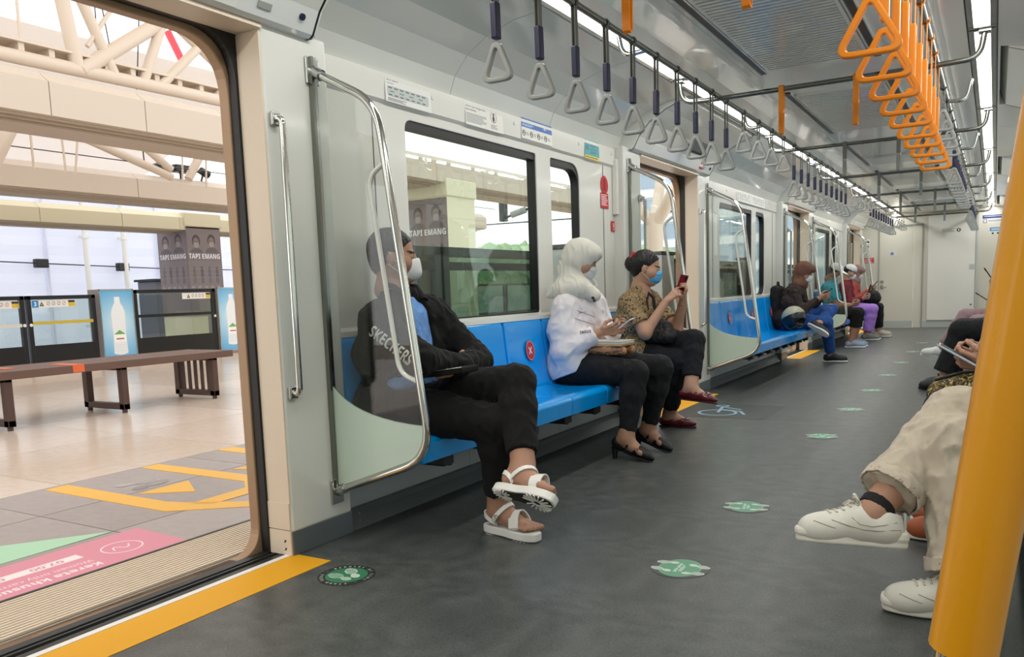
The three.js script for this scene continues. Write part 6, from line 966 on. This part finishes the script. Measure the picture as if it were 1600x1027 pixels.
{ // 4: brown jacket, jeans, one ankle on the other knee, helmet beside her
  const F = seated('woman in a dark brown jacket and brown headscarf with jeans, white mask and phone', -1, -9.78, { lean: 0.13, top: cloth('#2c1d1a', 0.8), topName: 'jacket', legs: jeans, scarf: cloth('#694536', 0.8), mask: maskWhite, handY: 0.76, shoe: mat('#20222e', 0.6), soleM: M.white, hem: { R: 0.92, L: 0.9 }, upL: [0.2, 0.55, -0.8], footDirL: [0.82, -0.5, 0.2], joints: (p) => ({ kneeL: p(0.66, 0.62, -0.2), ankL: p(0.58, 0.46, 0.1), kneeR: p(0.64, 0.48, -0.02), ankR: p(0.66, 0.095, -0.22) }) });
  for (const c of F.t.children.filter((q) => q.name === 'shoe')) for (const m of c.children) if (m.name === 'lace') m.material = mat('#d0246a', 0.5);
  phone('black phone held by the woman in the dark brown jacket', [-0.74, 0.83, -9.75], [-0.6, 0.75, 0.1], [0.9, 0.6, 0], M.black);
  const b = thing('backpack', 'black backpack behind the woman in the dark brown jacket', 'bag', [-1.28, 0.42, -9.75]);
  W(b, 'body', blob([{ k: 0.05, p: [bone([-1.3, 0.52, -9.68], [-1.3, 0.86, -9.68], 0.075, 0.06), bone([-1.29, 0.52, -9.84], [-1.29, 0.86, -9.84], 0.075, 0.06), bone([-1.26, 0.52, -9.6], [-1.24, 0.48, -9.62], 0.06)] }], 0.012, { noise: [0.004, 14, 0.6] }), mat('#101012', 0.8)); W(b, 'grab_loop', sweep([V(-1.29, 0.9, -9.72), V(-1.29, 0.955, -9.75), V(-1.29, 0.955, -9.78), V(-1.29, 0.9, -9.8)], () => 0.012, 6), mat('#101012', 0.8));
  const h = thing('helmet', 'motorcycle helmet, pale top and black sides, on the blue seat', 'helmet', [-1.04, 0.41, -9.4]);
  W(h, 'shell', blob([{ k: 0.03, p: [ball([-1.04, 0.545, -9.42], [0.13, 0.135, 0.13])] }], 0.008, { planes: [planeAt([0, 0.425, 0], [0, -1, 0])], minus: [ball([-0.93, 0.49, -9.36], [0.075, 0.055, 0.1])] }), mat('#14161c', 0.3)); W(h, 'cap', blob([{ k: 0.03, p: [ball([-1.04, 0.547, -9.42], [0.133, 0.138, 0.133])] }], 0.008, { planes: [planeAt([-1.04, 0.57, -9.42], nrm([0.35, -0.9, 0.2]))] }), mat('#a9a894', 0.4)); W(h, 'strap', sweep([V(-1.1, 0.46, -9.3), V(-1.05, 0.425, -9.29), V(-1.0, 0.46, -9.3)], () => 0.008, 6), M.black);
}
{ // 5
  const F = seated('person in a cyan shirt and white cap leaning on their knees, grey blue sneakers', -1, -12.3, { lean: 0.08, top: cloth('#1fa3b8', 0.8), topName: 'shirt', sleeve: 0.45, legs: fabricBlack, hem: { R: 0.5, L: 0.5 }, hemR: 0.06, mask: maskWhite, handY: 0.62, shoe: mat('#8fa2bd', 0.7), look: [0.8, -0.55, 0.1], skin: SKIN.tan, joints: (p) => ({ elR: p(0.38, 0.6, 0.2), elL: p(0.38, 0.6, -0.2), wrR: p(0.56, 0.6, 0.08), wrL: p(0.56, 0.6, -0.08) }) });
  const { H, hs: s } = F; W(F.t, 'cap', blob([{ k: 0.03, p: [onHead(H, s, 0, 0.052, -0.012, 0.084, 0.082, 0.103)] }, { k: 0.01, p: [onHead(H, s, 0, 0.06, 0.12, 0.07, 0.012, 0.07)] }], 0.0085, { planes: [planeAt(H.at(0, 0.035, 0), nrm(addp([0, 0, 0], [H.U, -1], [H.F, 0.15])))] }), mat('#e6e6e2', 0.8));
}
{ // 6
  const F = seated('woman in a maroon top and purple trousers with a white mask', -1, -13.85, { lean: 0.06, top: cloth('#6e1722', 0.8), legs: cloth('#a77bd0', 0.85), legAdd: 0.018, hem: { R: 0.88, L: 0.88 }, hemR: 0.055, mask: maskWhite, shoe: mat('#7c7a76', 0.7), handY: 0.66 });
  const { H, hs: s } = F; W(F.t, 'cap', blob([{ k: 0.03, p: [onHead(H, s, 0, 0.05, -0.012, 0.084, 0.082, 0.103)] }], 0.0085, { planes: [planeAt(H.at(0, 0.035, 0), nrm(addp([0, 0, 0], [H.U, -1])))] }), mat('#dcdcd8', 0.8));
}
{ // 7
  const F = seated('woman in black trousers and a dusty pink headscarf by the end wall', -1, -14.6, { lean: 0.06, top: cloth('#a8483c', 0.8), legs: fabricBlack, scarf: cloth('#8f7068', 0.8), mask: maskWhite, shoe: mat('#b4a99c', 0.7), handY: 0.78, joints: (p) => ({ ankR: p(0.66, 0.095, 0.11), ankL: p(0.66, 0.095, -0.11) }) });
  phone('dark phone held up by the woman near the end wall', [-0.82, 0.86, -14.6], [-0.8, 0.6, 0], [0.6, 0.8, 0], M.black);
  const b = thing('shoulder_bag', 'black shoulder bag on the lap of the woman near the end wall', 'bag', [-0.85, 0.56, -14.45]); W(b, 'body', blob([{ k: 0.06, p: [bone([-0.92, 0.64, -14.5], [-0.78, 0.64, -14.4], 0.1, 0.09), bone([-0.86, 0.7, -14.5], [-0.8, 0.7, -14.4], 0.07)] }], 0.014, { noise: [0.006, 12] }), mat('#1c1a18', 0.8)); W(b, 'handle', sweep([V(-0.9, 0.74, -14.5), V(-0.86, 0.86, -14.46), V(-0.8, 0.74, -14.4)], () => 0.012, 6), mat('#1c1a18', 0.8));
}
{ // 8: beige trousers on the right bench
  const bm = cloth('#c2b6a4', 0.88), F = seated('person in beige turn-up trousers and chunky white sneakers on the right bench', 1, -2.68, { near: true, top: cloth('#d8d2c6', 0.85), topName: 'shirt', legs: bm, fold: 0.006, legAdd: 0.018, shin: 1.12, hemR: 0.066, hem: { R: 0.8, L: 0.9 }, skin: SKIN.mid, mask: maskWhite, footDirR: [-0.97, 0.02, 0.2], upR: [0.1, 0.96, -0.2], footDirL: [-1, 0, 0.05], joints: (p) => ({ kneeR: [0.80, 0.535, -2.74], ankR: [0.605, 0.285, -2.44], kneeL: [0.80, 0.47, -2.6], ankL: [0.835, 0.095, -2.47] }) });
  for (const [s, t, r] of [['R', 0.76, 0.0865], ['L', 0.86, 0.0865]]) { const k = F.J['knee' + s], a = F.J['ank' + s]; W(F.t, 'turn_up', blob([{ k: 0.01, p: [bone(mixp(k, a, t - 0.06), mixp(k, a, t + 0.045), r + 0.003, r + 0.004, 2)] }], 0.006, { noise: [0.003, 16], minus: [bone(mixp(k, a, t + 0.01), mixp(k, a, t + 0.12), r - 0.006)] }), cloth('#c8bcaa', 0.88)); }
  for (const K of [F.KR, F.KL]) sneaker(F.t, K, mat('#dcdad0', 0.55), mat('#e6e3d8', 0.6), { h: 0.005, chunk: 1.35, laces: mat('#d3cdbd', 0.7), lines: mat('#a49e8e', 0.7), heelTab: mat('#b9bdb8', 0.5), q: 1.06 });
  const K = F.KR; W(F.t, 'sock', blob([{ k: 0.01, p: [bone(mixp(F.J.ankR, F.J.kneeR, 0.03), mixp(F.J.ankR, F.J.kneeR, 0.1), 0.0485, 0.05, 2)] }], 0.005), cloth('#1b1a1c', 0.9), 'short black sock');
}
{ // 9: bag holder
  seated('person in dark trousers holding a pale blue phone behind the beige trousers', 1, -3.32, { near: true, top: cloth('#3a3a40', 0.85), legs: cloth('#22242c', 0.9), shoe: mat('#a0522d', 0.6), mask: maskWhite, handY: 0.64, joints: (p) => ({ wrR: p(0.53, 0.64, 0.07), wrL: p(0.53, 0.64, -0.07) }) });
  phone('pale blue phone held above the gold and black bag', [0.79, 0.675, -3.22], [0.5, 0.82, 0], [-1, 0.4, 0], mat('#b9cbd8', 0.3));
  const b = thing('woven_bag', 'gold and black woven bag on a lap on the right bench', 'bag', [0.79, 0.48, -3.3]);
  const wt = canvasTex(512, 512, (x) => { x.fillStyle = '#17130c'; x.fillRect(0, 0, 512, 512); for (let i = 0; i < 900; i++) { const a = rnd() * 512, c = rnd() * 512; x.fillStyle = ['#b79a3a', '#d0b75a', '#8f7426'][i % 3]; x.beginPath(); x.ellipse(a, c, 5 + rnd() * 5, 3 + rnd() * 2, rnd() * 3, 0, 7); x.fill(); } });
  W(b, 'body', boxUV(blob([{ k: 0.05, p: [bone([0.74, 0.535, -3.24], [0.9, 0.56, -3.24], 0.05, 0.06), bone([0.74, 0.535, -3.4], [0.9, 0.56, -3.4], 0.05, 0.06)] }], 0.008, { noise: [0.004, 20] }), 3), new THREE.MeshPhysicalMaterial({ map: wt, roughness: 0.6 })); W(b, 'zip', sweep([V(0.71, 0.575, -3.32), V(0.8, 0.605, -3.32), V(0.9, 0.615, -3.32)], () => 0.006, 6), mat('#2a2416', 0.5)); W(b, 'tab', bx(0.86, 0.91, 0.5, 0.58, -3.178, -3.165, 0.004), mat('#2a2018', 0.6));
}
{ // 10, 11: right bench farther along
  seated('person in black trousers and black shoes farther along the right bench', 1, -7.75, { top: cloth('#26272c', 0.85), legs: cloth('#0d0f14', 0.9), legAdd: 0.03, hemR: 0.07, shoe: mat('#141416', 0.5), soleM: M.black, handY: 0.86, joints: (p) => ({ kneeR: p(0.74, 0.5, 0.1), kneeL: p(0.74, 0.5, -0.1), ankR: p(0.84, 0.095, 0.1), ankL: p(0.86, 0.095, -0.1) }) });
  phone('dark phone held up beside the yellow pole on the right bench', [0.85, 0.95, -7.75], [0.8, 0.5, 0], [-0.6, 0.8, 0], M.darkMetal);
  seated('person in mauve trousers and white sneakers with one leg stretched out', 1, -9.6, { top: cloth('#4a3b40', 0.85), legs: cloth('#9a7f80', 0.85), shoe: mat('#e2e2de', 0.6), handY: 0.68, footDirR: [-0.98, 0.1, 0.1], joints: (p) => ({ kneeR: p(0.76, 0.54, 0.05), ankR: p(0.98, 0.2, 0.0), kneeL: p(0.66, 0.48, -0.1) }) });
  phone('small dark phone low over the mauve trousers', [0.78, 0.735, -9.6], [0.6, 0.8, 0], [-0.9, 0.4, 0], M.darkMetal);
}
renderer.render(scene, camera);
